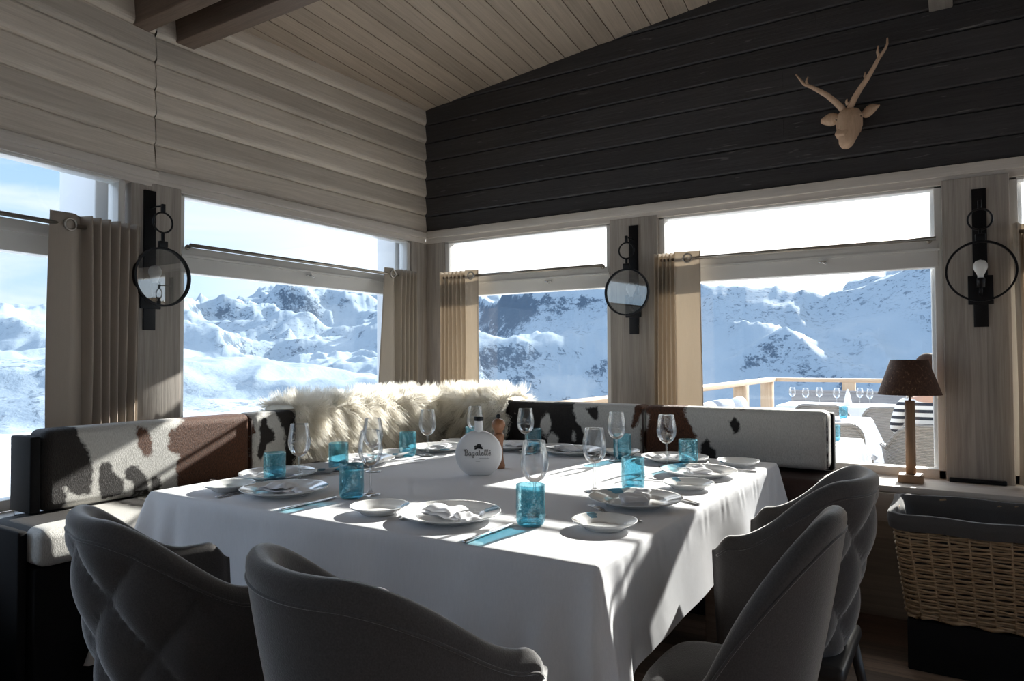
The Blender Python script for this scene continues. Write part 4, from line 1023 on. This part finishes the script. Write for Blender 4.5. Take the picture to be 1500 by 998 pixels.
# ------------------------------------------------------------------ wall lamps with hanging lens discs
M['lens'] = glass('lens_disc', (.90, .92, .93), .16, .3, 0, .6)
M['bulb'] = plain('frosted_bulb', (.86, .86, .84), .3)
def wall_lamp(label, fr, v, z0, z1, off=.115, zc=1.585, lens=True, face=0., u0=.012, dv=-.0):
    t = thing('wall_lamp', label, 'wall lamp', M=fr @ Matrix.Translation((u0, v, 0)), group='black ring wall lamps')
    b = MB(); b.box((0, -.029, z0), (.012, .029, z1), bev=.002); b.build('back_plate', M['black'], t)
    b = MB(); b.tube([(.01, 0, z1 - .085), (off * .5, 0, z1 - .083), (off, 0, z1 - .088)], .0045, 8); b.box((off - .008, -.008, z1 - .115), (off + .008, .008, z1 - .078), bev=.002); b.build('arm', M['black'], t)
    zs = z1 - .115 - .050
    b = MB(); b.tube([(off, .047 * math.cos(a), zs + .047 * math.sin(a)) for a in [2 * PI * k / 40 for k in range(40)]], .0045, 8, closed=True); b.build('small_ring', M['black'], t)
    rb = .134
    b = MB(); b.box((off - .006, -.006, zc + rb), (off + .006, .006, zs - .045), bev=.002); b.box((off - .011, -.02, zc + rb + .004), (off + .011, .02, zc + rb + .034), bev=.003); b.build('link', M['black'], t)
    b = MB(); n = 72; V = []; F = []
    for k in range(n):
        a = 2 * PI * k / n
        for (dr, du) in ((-.0045, -.010), (.0045, -.010), (.0045, .010), (-.0045, .010)): V.append((off + du, (rb + dr) * math.cos(a), zc + (rb + dr) * math.sin(a)))
    for k in range(n):
        for j in range(4): F.append((k * 4 + j, k * 4 + (j + 1) % 4, ((k + 1) % n) * 4 + (j + 1) % 4, ((k + 1) % n) * 4 + j))
    b.add(V, F, False)
    rg = b.build('large_ring', M['black'], t)
    if lens:
        b = MB(); V = [(off + d, (rb - .004) * math.cos(2 * PI * k / n), zc + (rb - .004) * math.sin(2 * PI * k / n)) for d in (-.002, .002) for k in range(n)]
        b.add(V, [tuple(range(n)), tuple(reversed(range(n, 2 * n)))] + [(k, n + k, n + (k + 1) % n, (k + 1) % n) for k in range(n)]); b.build('lens', M['lens'], rg)
    b = MB(); b.box((.010, -.05, zc - .145), (.022, .05, zc - .01), bev=.003); b.tube([(.02, 0, zc - .10), (.05, 0, zc - .09), (.052, 0, zc - .06)], .008, 8); b.build('lamp_bracket', M['black'], t)
    b = MB(); b.lathe([(0, zc - .07), (.017, zc - .068), (.018, zc - .03), (.016, zc - .024), (0, zc - .024)], 20, c=(.053, 0, 0)); sk_ = b.build('socket', M['black'], t)
    b = MB(); b.lathe([(.012, zc - .026), (.013, zc - .012), (.022, zc + .005), (.029, zc + .022), (.028, zc + .04), (.019, zc + .054), (0, zc + .06)], 24, c=(.053, 0, 0)); b.build('bulb', M['bulb'], sk_)
    return t
wall_lamp('black ring wall lamp with glass lens on the left wall post', FA, 1.912, 1.34, 2.005)
wall_lamp('black ring wall lamp with glass lens on the post between the two terrace windows', FB, -1.652, 1.34, 1.995)
wall_lamp('black ring wall lamp with open ring on the wide right post', FB, .085, 1.335, 1.985, u0=.03, off=.13, zc=1.585, lens=False)

# ------------------------------------------------------------------ curtains and rods
def curtain_mat(name, c, tr=.35):
    return cloth_mat(name, c, tr, 520, .35)
M['linen'] = curtain_mat('natural_linen', (.60, .535, .455), .40); M['linen_dark'] = curtain_mat('grey_lined_linen', (.50, .435, .37), .22)
M['eyelet'] = plain('eyelet_ring', (.40, .37, .33), .3, .9)
def rod(label, fr, v0, v1, z=1.762, u=.075):
    t = thing('curtain_rod', label, 'curtain rod', M=fr)
    b = MB(); b.tube([(u, v0, z), (u, v1, z)], .0095, 12); b.build('pole', M['rodm'], t)
    for vv in (v0 + .03, v1 - .03):
        b = MB(); b.tube([(.004, vv, z), (u, vv, z)], .006, 8); b.lathe([(0, 0), (.013, 0), (.013, .005), (0, .005)], 16, M=Matrix.Translation((.004, vv, z)) @ Matrix.Rotation(PI / 2, 4, 'Y')); b.build('bracket', M['rodm'], t)
def curtain(label, fr, v0, v1, zt, zb, m_, flat_at, nf, seed, u=.075, amp=.030, z=1.762, flat=.34, flare=.0):
    """gathered eyelet curtain; one end hangs as a flat leading panel"""
    rs = np.random.RandomState(seed); ph = rs.rand(4) * 6.28
    t = thing('curtain', label, 'curtain', M=fr, group='linen curtains')
    def uw(q, zz):  # q along 0..1 from the gathered side to the leading edge
        k = (zt - zz) / (zt - zb); a = amp * (1 - .25 * k)
        if q < 1 - flat: return u + a * math.sin(q / (1 - flat) * nf * 2 * PI + ph[0] + .5 * math.sin(3 * k + ph[1])) 
        e = (q - (1 - flat)) / flat; base = a * math.sin(nf * 2 * PI + ph[0] + .5 * math.sin(3 * k + ph[1]))
        return u + base * (1 - sm(0, .5, e)) + .016 * math.sin(e * 3.2 + 1.2 * k)
    def fn(i, j):
        zz = zb + (zt - zb) * j; q = i; k = 1 - j
        vv = q * (1 + flare * k * (q - .2)) + .012 * math.sin(4 * k + 9 * q + ph[2])
        v_ = v0 + (v1 - v0) * vv if flat_at == 'hi' else v1 - (v1 - v0) * vv
        return (uw(q, zz), v_, zz)
    b = MB(); b.grid(fn, 180, 24); o = b.build('drape', m_, t)
    md = o.modifiers.new('thickness', 'SOLIDIFY'); md.thickness = .0016
    b = MB()
    e = fn(.975, .5)
    b.grid(lambda i, j: (fn(1 - .02 * i, j)[0] + .0022, fn(1 - .02 * i, j)[1], fn(1 - .02 * i, j)[2]), 4, 24); b.build('hem', M['linen_dark'], t)
    vq = v0 + (v1 - v0) * (1 - flat * .5) if flat_at == 'hi' else v1 - (v1 - v0) * (1 - flat * .5)
    b = MB(); b.tube([(uw(1 - flat * .5, z) + .004, vq + .024 * math.cos(a), z + .024 * math.sin(a)) for a in [2 * PI * k / 28 for k in range(28)]], .005, 8, closed=True); b.build('eyelet', M['eyelet'], t)
rod('brushed curtain rod over the leftmost window', FL, -2.2, -.40); rod('brushed curtain rod over the left window by the corner', FA, 2.085, 3.74)
rod('brushed curtain rod over the window right of the corner', FB, -3.05, -1.83); rod('brushed curtain rod over the wide terrace window', FB, -1.46, -.09); rod('brushed curtain rod over the window right of the wide post', FB, .23, 1.85)
curtain('grey linen curtain gathered beside the left wall post, half in sun', FL, -.556, -.150, 1.81, .62, M['linen_dark'], 'lo', 6.2, 2, amp=.032, flat=.36)
curtain('sunlit linen curtain on the left window side of the room corner', FA, 3.47, 3.80, 1.80, .62, M['linen'], 'lo', 5.2, 3, flat=.40, flare=.22)
curtain('sunlit linen curtain just right of the room corner', FB, -3.075, -2.755, 1.80, .62, M['linen'], 'hi', 6.2, 4, flat=.30)
curtain('translucent linen curtain beside the middle post, right half glowing', FB, -1.497, -1.225, 1.80, .62, M['linen'], 'hi', 5.2, 5, flat=.52, amp=.026)
curtain('linen curtain at the right photo edge beside the wide post', FB, .215, .60, 1.80, .62, M['linen'], 'hi', 6.0, 6)

# ------------------------------------------------------------------ carved deer head
M['carved'] = wood('carved_pale_wood', (.74, .52, .36), (.54, .35, .225), 'z', 0, 2, 0, .55, .7, bstr=.35)
t = thing('deer_head', 'carved pale wood deer head with antlers on the dark boarded wall', 'deer head', M=Matrix.Translation((-.455, 3.996, 2.395)))
def loft(bm, secs, n=20):
    V = []; m_ = len(secs)
    for (c, rx, ry, tilt) in secs:
        for k in range(n):
            a = 2 * PI * k / n; sq = .85
            x_ = math.copysign(abs(math.cos(a)) ** sq, math.cos(a)) * rx; y_ = math.copysign(abs(math.sin(a)) ** sq, math.sin(a)) * ry
            V.append((c[0] + x_, c[1] + y_ * math.cos(tilt), c[2] + y_ * math.sin(tilt)))
    F = [(i * n + k, i * n + (k + 1) % n, (i + 1) * n + (k + 1) % n, (i + 1) * n + k) for i in range(m_ - 1) for k in range(n)]
    F += [tuple(reversed(range(n))), tuple(range((m_ - 1) * n, m_ * n))]
    bm.add(V, F, True)
b = MB()
loft(b, [((0, -.03, .058), .020, .03, 0), ((0, -.045, .05), .048, .05, -.15), ((0, -.06, .02), .060, .062, -.3), ((0, -.078, -.02), .062, .06, -.45), ((-.003, -.098, -.062), .052, .055, -.55), ((-.006, -.118, -.098), .040, .044, -.6), ((-.009, -.132, -.125), .034, .036, -.6), ((-.010, -.138, -.142), .024, .024, -.6), ((-.010, -.140, -.149), .008, .010, -.6)])
loft(b, [((0, -.045, -.055), .050, .038, 0), ((0, -.042, -.02), .056, .040, 0), ((0, -.04, .02), .05, .036, 0), ((0, -.035, .045), .03, .03, 0)])
b.rbox((-.034, -.026, -.022), (.030, .022, .020), .012, M=Matrix.Translation((-.022, -.128, -.082)) @ Matrix.Rotation(R(-28), 4, 'Z') @ Matrix.Rotation(R(18), 4, 'Y') @ Matrix.Rotation(R(-30), 4, 'X'), n=3)
for sx in (-1, 1): b.ellipsoid((sx * .050, -.088, .012), (.018, .022, .012), 12, 8)
b.build('head', M['carved'], t)
for sx in (-1, 1):
    e = MB(); e.ellipsoid((sx * .055, -.100, .008), (.007, .007, .006), 10, 8); e.build('eye', plain('dark_carved_eye', (.10, .06, .04), .5), t)
for sx in (-1, 1):
    e = MB(); V = []; n = 14
    def ear(u, v):
        q = u; wv = math.sin(PI * q ** .75) * .030 + .004; L = .088
        x_ = sx * (.052 + q * L * .95); z_ = .028 + q * (.004 if sx < 0 else .036) + (v - .5) * 2 * wv * .9 - (0 if sx < 0 else .0)
        y_ = -.045 - .012 * math.sin(PI * v) * (1 if True else 0) + .012 * q
        return (x_, y_, z_)
    e.grid(ear, n, 9); o = e.build('ear', M['carved'], t); md = o.modifiers.new('t', 'SOLIDIFY'); md.thickness = .008
def px(p, y_=-.05): return ((p[0] - 1247) * .0039, y_, (p[1] - 207) * -.0034 + .0)
for main, tines in (([(1238, 186), (1230, 175), (1221, 164), (1211, 155), (1202, 147), (1193, 140), (1188, 131), (1182, 120)], [[(1197, 143), (1196, 136), (1198, 130)], [(1233, 181), (1229, 177), (1231, 172)]]),
                    ([(1249, 185), (1254, 175), (1261, 163), (1269, 151), (1276, 138), (1282, 125), (1289, 113), (1292, 104), (1292, 94)], [[(1269, 153), (1266, 146), (1267, 140)], [(1283, 124), (1281, 114), (1282, 105)], [(1246, 184), (1244, 179), (1245, 175)]])):
    a_ = MB(); n = len(main)
    a_.tube([tuple(np.array(px(p_)) + np.array([0, -.012 - .03 * math.sin(PI * i / n), 0])) for i, p_ in enumerate([(main[0][0] + (1 if main[0][0] < 1247 else -1) * 3, main[0][1] + 6)] + main)], [.017] + [.0165 - .0125 * (i / (n - 1)) ** 1.1 for i in range(n)], 10)
    for tn in tines: a_.tube([tuple(np.array(px(p_)) + np.array([0, -.035, 0])) for p_ in tn], [.009, .0065, .003], 8)
    a_.build('antler', M['carved'], t)

# ------------------------------------------------------------------ table lamp on the sill
M['cork'] = None
m, nt, out = mat('flecked_brown_shade'); p = principled(nt, out, Roughness=.8); v = objcoord(nt, (60, 60, 30)); n_ = noise(nt, v, 2.2, 4, .7, .8)
r_ = ramp(nt, [(.40, (.055, .024, .014)), (.60, (.10, .045, .025)), (.72, (.42, .27, .17))]); lk(nt, n_, r_.inputs[0]); lk(nt, r_.outputs[0], p.inputs['Base Color']); bump(nt, n_, p, .4, .003); M['cork'] = m
t = thing('table_lamp', 'wooden table lamp with flecked brown shade on the window sill', 'lamp', (-.207, 3.850, .6052))
M['lampwood'] = wood('lamp_wood', (.44, .28, .17), (.32, .19, .11), 'z', 0, 2, 0, .5, .8)
b = MB(); b.box((-.052, -.052, 0), (.052, .052, .038), bev=.004); b.build('base', M['lampwood'], t)
b = MB(); b.tube([(0, 0, .038), (0, 0, .385)], .0215, 20); b.build('stem', M['lampwood'], t)
b = MB(); b.tube([(0, 0, .385), (0, 0, .50)], .006, 8); b.tube([(0, 0, .40), (0, 0, .44)], .014, 12); b.build('socket', M['chrome'], t)
b = MB(); b.lathe([(.136, .413), (.080, .578), (.0785, .578), (.1345, .413), (.136, .413)], 56)
for k in range(3): a = 2 * PI * k / 3; b.tube([(0, 0, .5), (.1 * math.cos(a), .1 * math.sin(a), .51)], .002, 6)
b.build('lamp_shade', M['cork'], t)

# ------------------------------------------------------------------ wicker basket on its plinth
m, nt, out = mat('willow'); p = principled(nt, out, Roughness=.6); v = objcoord(nt); n_ = noise(nt, v, 55, 4, .7)
lk(nt, mixc(nt, n_, (.18, .115, .065), (.60, .43, .26)), p.inputs['Base Color']); M['willow'] = m
M['liner'] = fabric('dark_liner', (.085, .082, .082), 400)
t = thing('plinth', 'low black wooden plinth standing on the floor under the wicker basket', 'plinth', (.30, 3.36, 0))
b = MB(); b.box((-.49, -.23, .0), (.6, .25, .19), bev=.006); b.build('body', M['benchblack'], t)
t = thing('wicker_basket', 'large rectangular wicker basket with dark liner below the right window', 'basket', (.30, 3.345, .199))
HB = .375
def wall_pt(s, z, o=0.):   # s runs along the four sides of a flaring rounded rectangle
    k = z / HB; hx_, hy_ = .49 + .045 * k, .205 + .035 * k; r_ = .05
    P_ = [(-hx_ + r_, -hy_), (hx_ - r_, -hy_), (hx_, -hy_ + r_), (hx_, hy_ - r_), (hx_ - r_, hy_), (-hx_ + r_, hy_), (-hx_, hy_ - r_), (-hx_, -hy_ + r_)]
    segs = []; cs = [(hx_ - r_, -hy_ + r_, -90), (hx_ - r_, hy_ - r_, 0), (-hx_ + r_, hy_ - r_, 90), (-hx_ + r_, -hy_ + r_, 180)]
    Lx, Ly, Lc = 2 * (hx_ - r_), 2 * (hy_ - r_), PI / 2 * r_; tot = 2 * Lx + 2 * Ly + 4 * Lc; q = (s % 1) * tot
    for kind, (l, dat) in enumerate([(Lx, 0), (Lc, 0), (Ly, 1), (Lc, 1), (Lx, 2), (Lc, 2), (Ly, 3), (Lc, 3)]):
        if q <= l or kind == 7: break
        q -= l
    side = kind // 2
    if kind % 2 == 0:
        st = [(-hx_ + r_, -hy_), (hx_, -hy_ + r_), (hx_ - r_, hy_), (-hx_, hy_ - r_)][side]; d_ = [(1, 0), (0, 1), (-1, 0), (0, -1)][side]; nn = [(0, -1), (1, 0), (0, 1), (-1, 0)][side]
        return (st[0] + d_[0] * q + nn[0] * o, st[1] + d_[1] * q + nn[1] * o, z)
    cx_, cy_, a0 = cs[side]; a = R(a0) + q / r_; return (cx_ + (r_ + o) * math.cos(a), cy_ + (r_ + o) * math.sin(a), z)
b = MB(); NS = 46; nrow = 36
rs = np.random.RandomState(3)
for r_ in range(nrow):
    z = .012 + (HB - .03) * r_ / (nrow - 1) + rs.randn() * .0012
    n = NS * 5; b.tube([wall_pt(k / n, z + .0016 * math.sin(k * .7 + r_ * 2.1), .0062 * math.sin(PI * (k / 5) + PI * (r_ % 2))) for k in range(n)], .0043 + .0008 * rs.rand(), 5, closed=True)
b.build('weave', M['willow'], t)
b = MB()
for k in range(NS): b.tube([wall_pt((k + .0) / NS, z, 0) for z in (0, .12, .25, HB)], .0048, 6)
b.build('stakes', M['willow'], t)
b = MB(); n = 160
for zz, ph in ((HB, 0), (HB + .006, PI), (.004, 0)): b.tube([wall_pt(k / n, zz + .004 * math.sin(k * .9 + ph), .008 * math.cos(k * .9 + ph)) for k in range(n)], .0075, 6, closed=True)
b.build('border', M['willow'], t)
b = MB(); b.box((-.49, -.205, .0), (.49, .205, .008)); b.build('bottom', M['willow'], t)
b = MB(); n = 120; lp = [(HB - .040, .019), (HB - .01, .021), (HB + .019, .015), (HB + .020, -.012), (HB - .02, -.021), (HB - .15, -.020), (.05, -.016)]
b.grid(lambda i, j: wall_pt(i, lp[int(round(j * 6))][0] + .003 * math.sin(i * 60), lp[int(round(j * 6))][1] + .002 * math.sin(i * 90)), n, 7, wrap_u=True); b.build('liner', M['liner'], t)
b = MB(); b.tube([(-.04 + .02 * k, .232, HB + .012) for k in range(4)], .004, 6); b.build('clasp', M['chrome'], t)
def heap(u, v):
    x_, y_ = -.40 + .84 * u, -.16 + .32 * v; e = (math.sin(PI * u) * math.sin(PI * v)) ** .35
    z = .08 + e * (.10 + .22 * sm(.35, .95, u) + .03 * math.sin(9 * u + 3 * v) + .02 * math.sin(14 * v + 5 * u)); return (x_, y_, z)
b = MB(); b.grid(heap, 50, 30); o = b.build('folded_blanket', M['liner']); o.location = (.31, 3.345, .20); tag(o, 'dark blanket heaped inside the wicker basket', 'blanket')

# ------------------------------------------------------------------ small things
t = thing('log_stool', 'dark log stool with glossy black top at the bottom left', 'stool', (-2.54, .80, 0))
b = MB(); b.lathe([(0, 0), (.15, 0), (.155, .1), (.150, .37), (0, .37)], 32); b.build('trunk', wood('dark_bark', (.04, .03, .025), (.02, .015, .012), 'z', 0, 2, 0, .8, .6, bstr=.8), t)
b = MB(); b.lathe([(0, .372), (.165, .372), (.172, .38), (.172, .405), (.165, .413), (0, .415)], 40); b.build('seat_top', plain('glossy_black_top', (.02, .02, .022), .18), t)
b = MB(); b.rbox((-.075, -.04, 0), (.075, .04, .009), .004); o = b.build('slim_case', M['black'], world=FL @ Matrix.Translation((.12, -.62, .6055)) @ Matrix.Rotation(R(62), 4, 'Z'))
tag(o, 'thin flat black case lying on the left window sill', 'case')
t = thing('wire_stand', 'thin black wire hoop standing behind the sheepskin near the corner window', 'wire stand', (-2.62, 3.87, .6052))
rr_ = .035; pts = [(-.115, 0, .01), (-.115, 0, .40)] + [(-.115 + rr_ - rr_ * math.cos(a), 0, .40 + rr_ * math.sin(a)) for a in (PI / 6, PI / 3, PI / 2)] + [(.115 - rr_ + rr_ * math.sin(a), 0, .40 + rr_ * math.cos(a)) for a in (0, PI / 6, PI / 3, PI / 2)] + [(.115, 0, .01)]
b = MB(); b.tube(pts, .0042, 8); b.build('hoop', M['black'], t)
b = MB(); b.tube([(-.115, -.05, .005), (.115, -.05, .005), (.115, .05, .005), (-.115, .05, .005)], .005, 8, closed=True); b.build('foot', M['black'], t)

# ------------------------------------------------------------------ terrace seats and a guest
m, nt, out = mat('grey_wicker'); p = principled(nt, out, Roughness=.6); v = objcoord(nt, (60, 60, 130)); n_ = noise(nt, v, 1.4, 2, .5)
wv = nd(nt, 'ShaderNodeTexWave'); wv.inputs['Scale'].default_value = 26; wv.bands_direction = 'Z'; tcc = nd(nt, 'ShaderNodeTexCoord'); lk(nt, tcc.outputs['Object'], wv.inputs['Vector'])
lk(nt, mixc(nt, math_(nt, 'MULTIPLY', wv.outputs['Fac'], n_), (.22, .20, .18), (.50, .46, .41)), p.inputs['Base Color']); bump(nt, wv.outputs['Fac'], p, .7, .01); M['gwicker'] = m
M['seatpad'] = fabric('pale_seat_pad', (.62, .60, .57), 200)
def terrace_chair(label, x, y, rz, z=DZ):
    t = thing('wicker_chair', label, 'chair', (x, y, z), rz, 'wicker terrace chairs')
    m_, rim, _ = shell(a=.30, b=.30, arm=.24, top=.84, armz=.64, zb=.36, th=.045, nu=61, nv=28); m_.build('backrest', M['gwicker'], t)
    r_ = MB(); r_.tube([tuple(q + Vector((0, 0, .02))) for q in rim], .017, 8); r_.build('rim', M['gwicker'], t)
    s = MB(); s.rbox((-.24, -.22, .38), (.24, .25, .47), .03); s.build('seat_pad', M['seatpad'], t)
    for sx in (-1, 1):
        for sy in (-1, 1): l = MB(); l.tube([(sx * .22, sy * .2, .38), (sx * .25, sy * .23, 0)], .017, 8); l.build('leg', M['gwicker'], t)
    return t
c0 = terrace_chair('wicker chair between the middle and far terrace tables, round back toward the window', -.60, 8.45, R(0))
def tc_(label, x, y, rz): return dup(c0, (x, y, DZ), R(rz), label)
tc_('wicker chair between the near and middle terrace tables', -.98, 6.25, 20)
tc_('wicker chair low in front of the window, left of the lamp stem', -.16, 4.70, 60)
tc_('wicker chair at the near side of the far terrace table, behind the bench end', -1.30, 8.55, 0)
c5 = tc_('wicker chair right of the lamp stem with a white sheepskin over it', .05, 5.42, 50)
c6 = tc_('wicker chair on which the striped guest sits, behind the lampshade', -.22, 6.45, 12)
def throw(u, v):
    x_ = -.22 + .44 * u; q = v
    if q < .45: y_, z_ = .20 - .38 * q / .45, .50 + .015 * math.sin(7 * u)
    else: k = (q - .45) / .55; y_, z_ = -.18 - .10 * min(1, k * 1.4), .50 + .38 * min(1, k * 1.3) - .25 * max(0, k - .77) * 2; y_ -= .10 * max(0, k - .7)
    return (x_ * (1 + .1 * math.sin(11 * q)), y_, z_ + .012 * math.sin(23 * u) * math.sin(19 * v))
b = MB(); b.grid(throw, 30, 40); o = b.build('terrace_sheepskin', M['fleece']); o.matrix_world = Matrix.Translation((.05, 5.42, DZ)) @ Matrix.Rotation(R(50), 4, 'Z'); md = o.modifiers.new('t', 'SOLIDIFY'); md.thickness = .03; tag(o, 'white sheepskin thrown over the terrace chair right of the lamp', 'sheepskin throw')
# lounge seat at the terrace side
t = thing('lounge_sofa', 'low grey lounge sofa by the terrace side railing', 'sofa', (-2.05, 8.0, DZ))
b = MB(); b.rbox((-.45, -.9, .10), (.45, .9, .42), .03); b.build('seat', M['gwicker'], t)
b = MB(); b.rbox((-.50, -.9, .42), (-.34, .9, .80), .04); b.build('backrest', M['gwicker'], t)
b = MB(); b.rbox((-.45, .78, .42), (.45, .9, .74), .04); b.build('armrest', M['gwicker'], t)
M['cush'] = fabric('white_cushion', (.70, .71, .74), 200); M['cushg'] = fabric('striped_grey_cushion', (.36, .38, .42), 200)
for i, (x, y, a, m_, l) in enumerate([(-.10, -.64, 6, M['cush'], 'white cushion at the near end of the lounge sofa'), (-.12, -.04, -5, M['cushg'], 'grey cushion in the middle of the lounge sofa'), (-.08, .50, 7, M['cush'], 'white cushion at the far end of the lounge sofa')]):
    b = MB(); b.rbox((-.09, -.25, 0), (.09, .25, .46), .085, n=4); o = b.build('cushion', m_, world=Matrix.Translation((-2.05 + x, 8.0 + y, DZ + .43)) @ Matrix.Rotation(R(a), 4, 'Z') @ Matrix.Rotation(R(-16), 4, 'Y')); tag(o, l, 'cushion', 'lounge cushions')

def skin(name, J, E, m_, parent, sub=2):
    """continuous body grown along a skeleton: joints carry their own radius"""
    me = bpy.data.meshes.new(name); me.from_pydata([j[:3] for j in J], E, []); me.materials.append(m_)
    o = bpy.data.objects.new(name, me); COL.objects.link(o); o.parent = parent
    md = o.modifiers.new('skin', 'SKIN'); md.use_smooth_shade = True
    lay = me.skin_vertices[0] if me.skin_vertices else None
    if lay:
        for k, j in enumerate(J):
            rx = j[3]; ry = j[4] if len(j) > 4 else rx
            lay.data[k].radius = (rx, ry); lay.data[k].use_root = (k == 0)
    o.modifiers.new('sub', 'SUBSURF').levels = sub; o.modifiers['sub'].render_levels = sub
    return o
m, nt, out = mat('striped_shirt'); p = principled(nt, out, Roughness=.9); tcc = nd(nt, 'ShaderNodeTexCoord'); sx = nd(nt, 'ShaderNodeSeparateXYZ'); lk(nt, tcc.outputs['Object'], sx.inputs[0])
lk(nt, mixc(nt, math_(nt, 'GREATER_THAN', math_(nt, 'FRACT', math_(nt, 'MULTIPLY', sx.outputs[2], 17)), .55), (.78, .78, .78), (.03, .035, .05)), p.inputs['Base Color']); M['stripe'] = m
M['skinm'] = plain('skin', (.55, .33, .24), .55); M['hair'] = plain('brown_hair', (.030, .014, .008), .8, nscale=80, namt=.4, spec=.15); M['trous'] = fabric('grey_trousers', (.30, .31, .33), 300)
P_ = thing('person', 'seated person in a black and white striped top, outside behind the lampshade', 'person', (-.22, 6.45, DZ + .055), R(12)); P_.scale = (.95, .95, .935)
J = [(0, -.02, .52, .13, .10), (0, -.04, .70, .125, .09), (0, -.05, .92, .15, .095), (0, -.04, 1.05, .085, .07), (0, -.03, 1.12, .05, .05), (0, -.01, 1.19, .068, .075), (0, .0, 1.27, .078, .09), (0, 0, 1.34, .05, .06),
     (-.10, .02, .52, .085), (-.12, .42, .52, .065), (-.12, .46, .30, .05), (-.12, .44, .02, .036), (-.12, .56, -.02, .03),
     (.10, .02, .52, .085), (.12, .42, .52, .065), (.12, .46, .30, .05), (.12, .44, .02, .036), (.12, .56, -.02, .03),
     (-.19, -.03, 1.0, .055), (-.24, .02, .78, .043), (-.16, .24, .72, .033), (-.12, .32, .73, .03), (.19, -.03, 1.0, .055), (.24, .02, .78, .043), (.16, .24, .72, .033), (.12, .32, .73, .03)]
E_ = [(0, 1), (1, 2), (2, 3), (3, 4), (4, 5), (5, 6), (6, 7), (0, 8), (8, 9), (9, 10), (10, 11), (11, 12), (0, 13), (13, 14), (14, 15), (15, 16), (16, 17), (2, 18), (18, 19), (19, 20), (20, 21), (2, 22), (22, 23), (23, 24), (24, 25)]
bod = skin('body', J, E_, M['skinm'], P_)
JS = [(0, -.02, .56, .145, .115), (0, -.04, .72, .135, .10), (0, -.05, .92, .16, .105), (0, -.04, 1.04, .10, .085), (-.19, -.03, 1.0, .065), (-.24, .02, .78, .053), (-.18, .20, .725, .043), (.19, -.03, 1.0, .065), (.24, .02, .78, .053), (.18, .20, .725, .043)]
skin('shirt', JS, [(0, 1), (1, 2), (2, 3), (2, 4), (4, 5), (5, 6), (2, 7), (7, 8), (8, 9)], M['stripe'], P_)
JT = [(0, -.02, .53, .145, .115), (-.10, .02, .52, .095), (-.12, .42, .52, .075), (-.12, .46, .30, .062), (-.12, .44, .10, .052), (.10, .02, .52, .095), (.12, .42, .52, .075), (.12, .46, .30, .062), (.12, .44, .10, .052)]
skin('trousers', JT, [(0, 1), (1, 2), (2, 3), (3, 4), (0, 5), (5, 6), (6, 7), (7, 8)], M['trous'], P_)
b = MB(); b.ellipsoid((0, -.026, 1.30), (.100, .116, .112), 20, 14); b.build('hair', M['hair'], P_)
f = MB(); f.ellipsoid((0, .098, 1.235), (.012, .018, .02), 10, 8); f.build('nose', M['skinm'], P_)
for sx in (-1, 1):
    hb = MB()
    for k in range(4): hb.tube([(sx * (.10 - k * .018), .34, .735), (sx * (.098 - k * .018), .375, .735), (sx * (.096 - k * .018), .395 + .008 * (k in (1, 2)), .722)], [.009, .0085, .007], 6)
    hb.tube([(sx * .09, .32, .75), (sx * .06, .345, .755), (sx * .045, .365, .745)], [.011, .010, .008], 6); hb.ellipsoid((sx * .095, .325, .735), (.042, .04, .016), 12, 8); hb.build('hand', M['skinm'], P_)
    ey = MB(); ey.ellipsoid((sx * .03, .083, 1.25), (.011, .008, .007), 8, 6); ey.build('eye', M['black'], P_)
mo = MB(); mo.ellipsoid((0, .083, 1.195), (.022, .008, .005), 10, 6); mo.build('mouth', plain('lips', (.45, .18, .15), .5), P_)
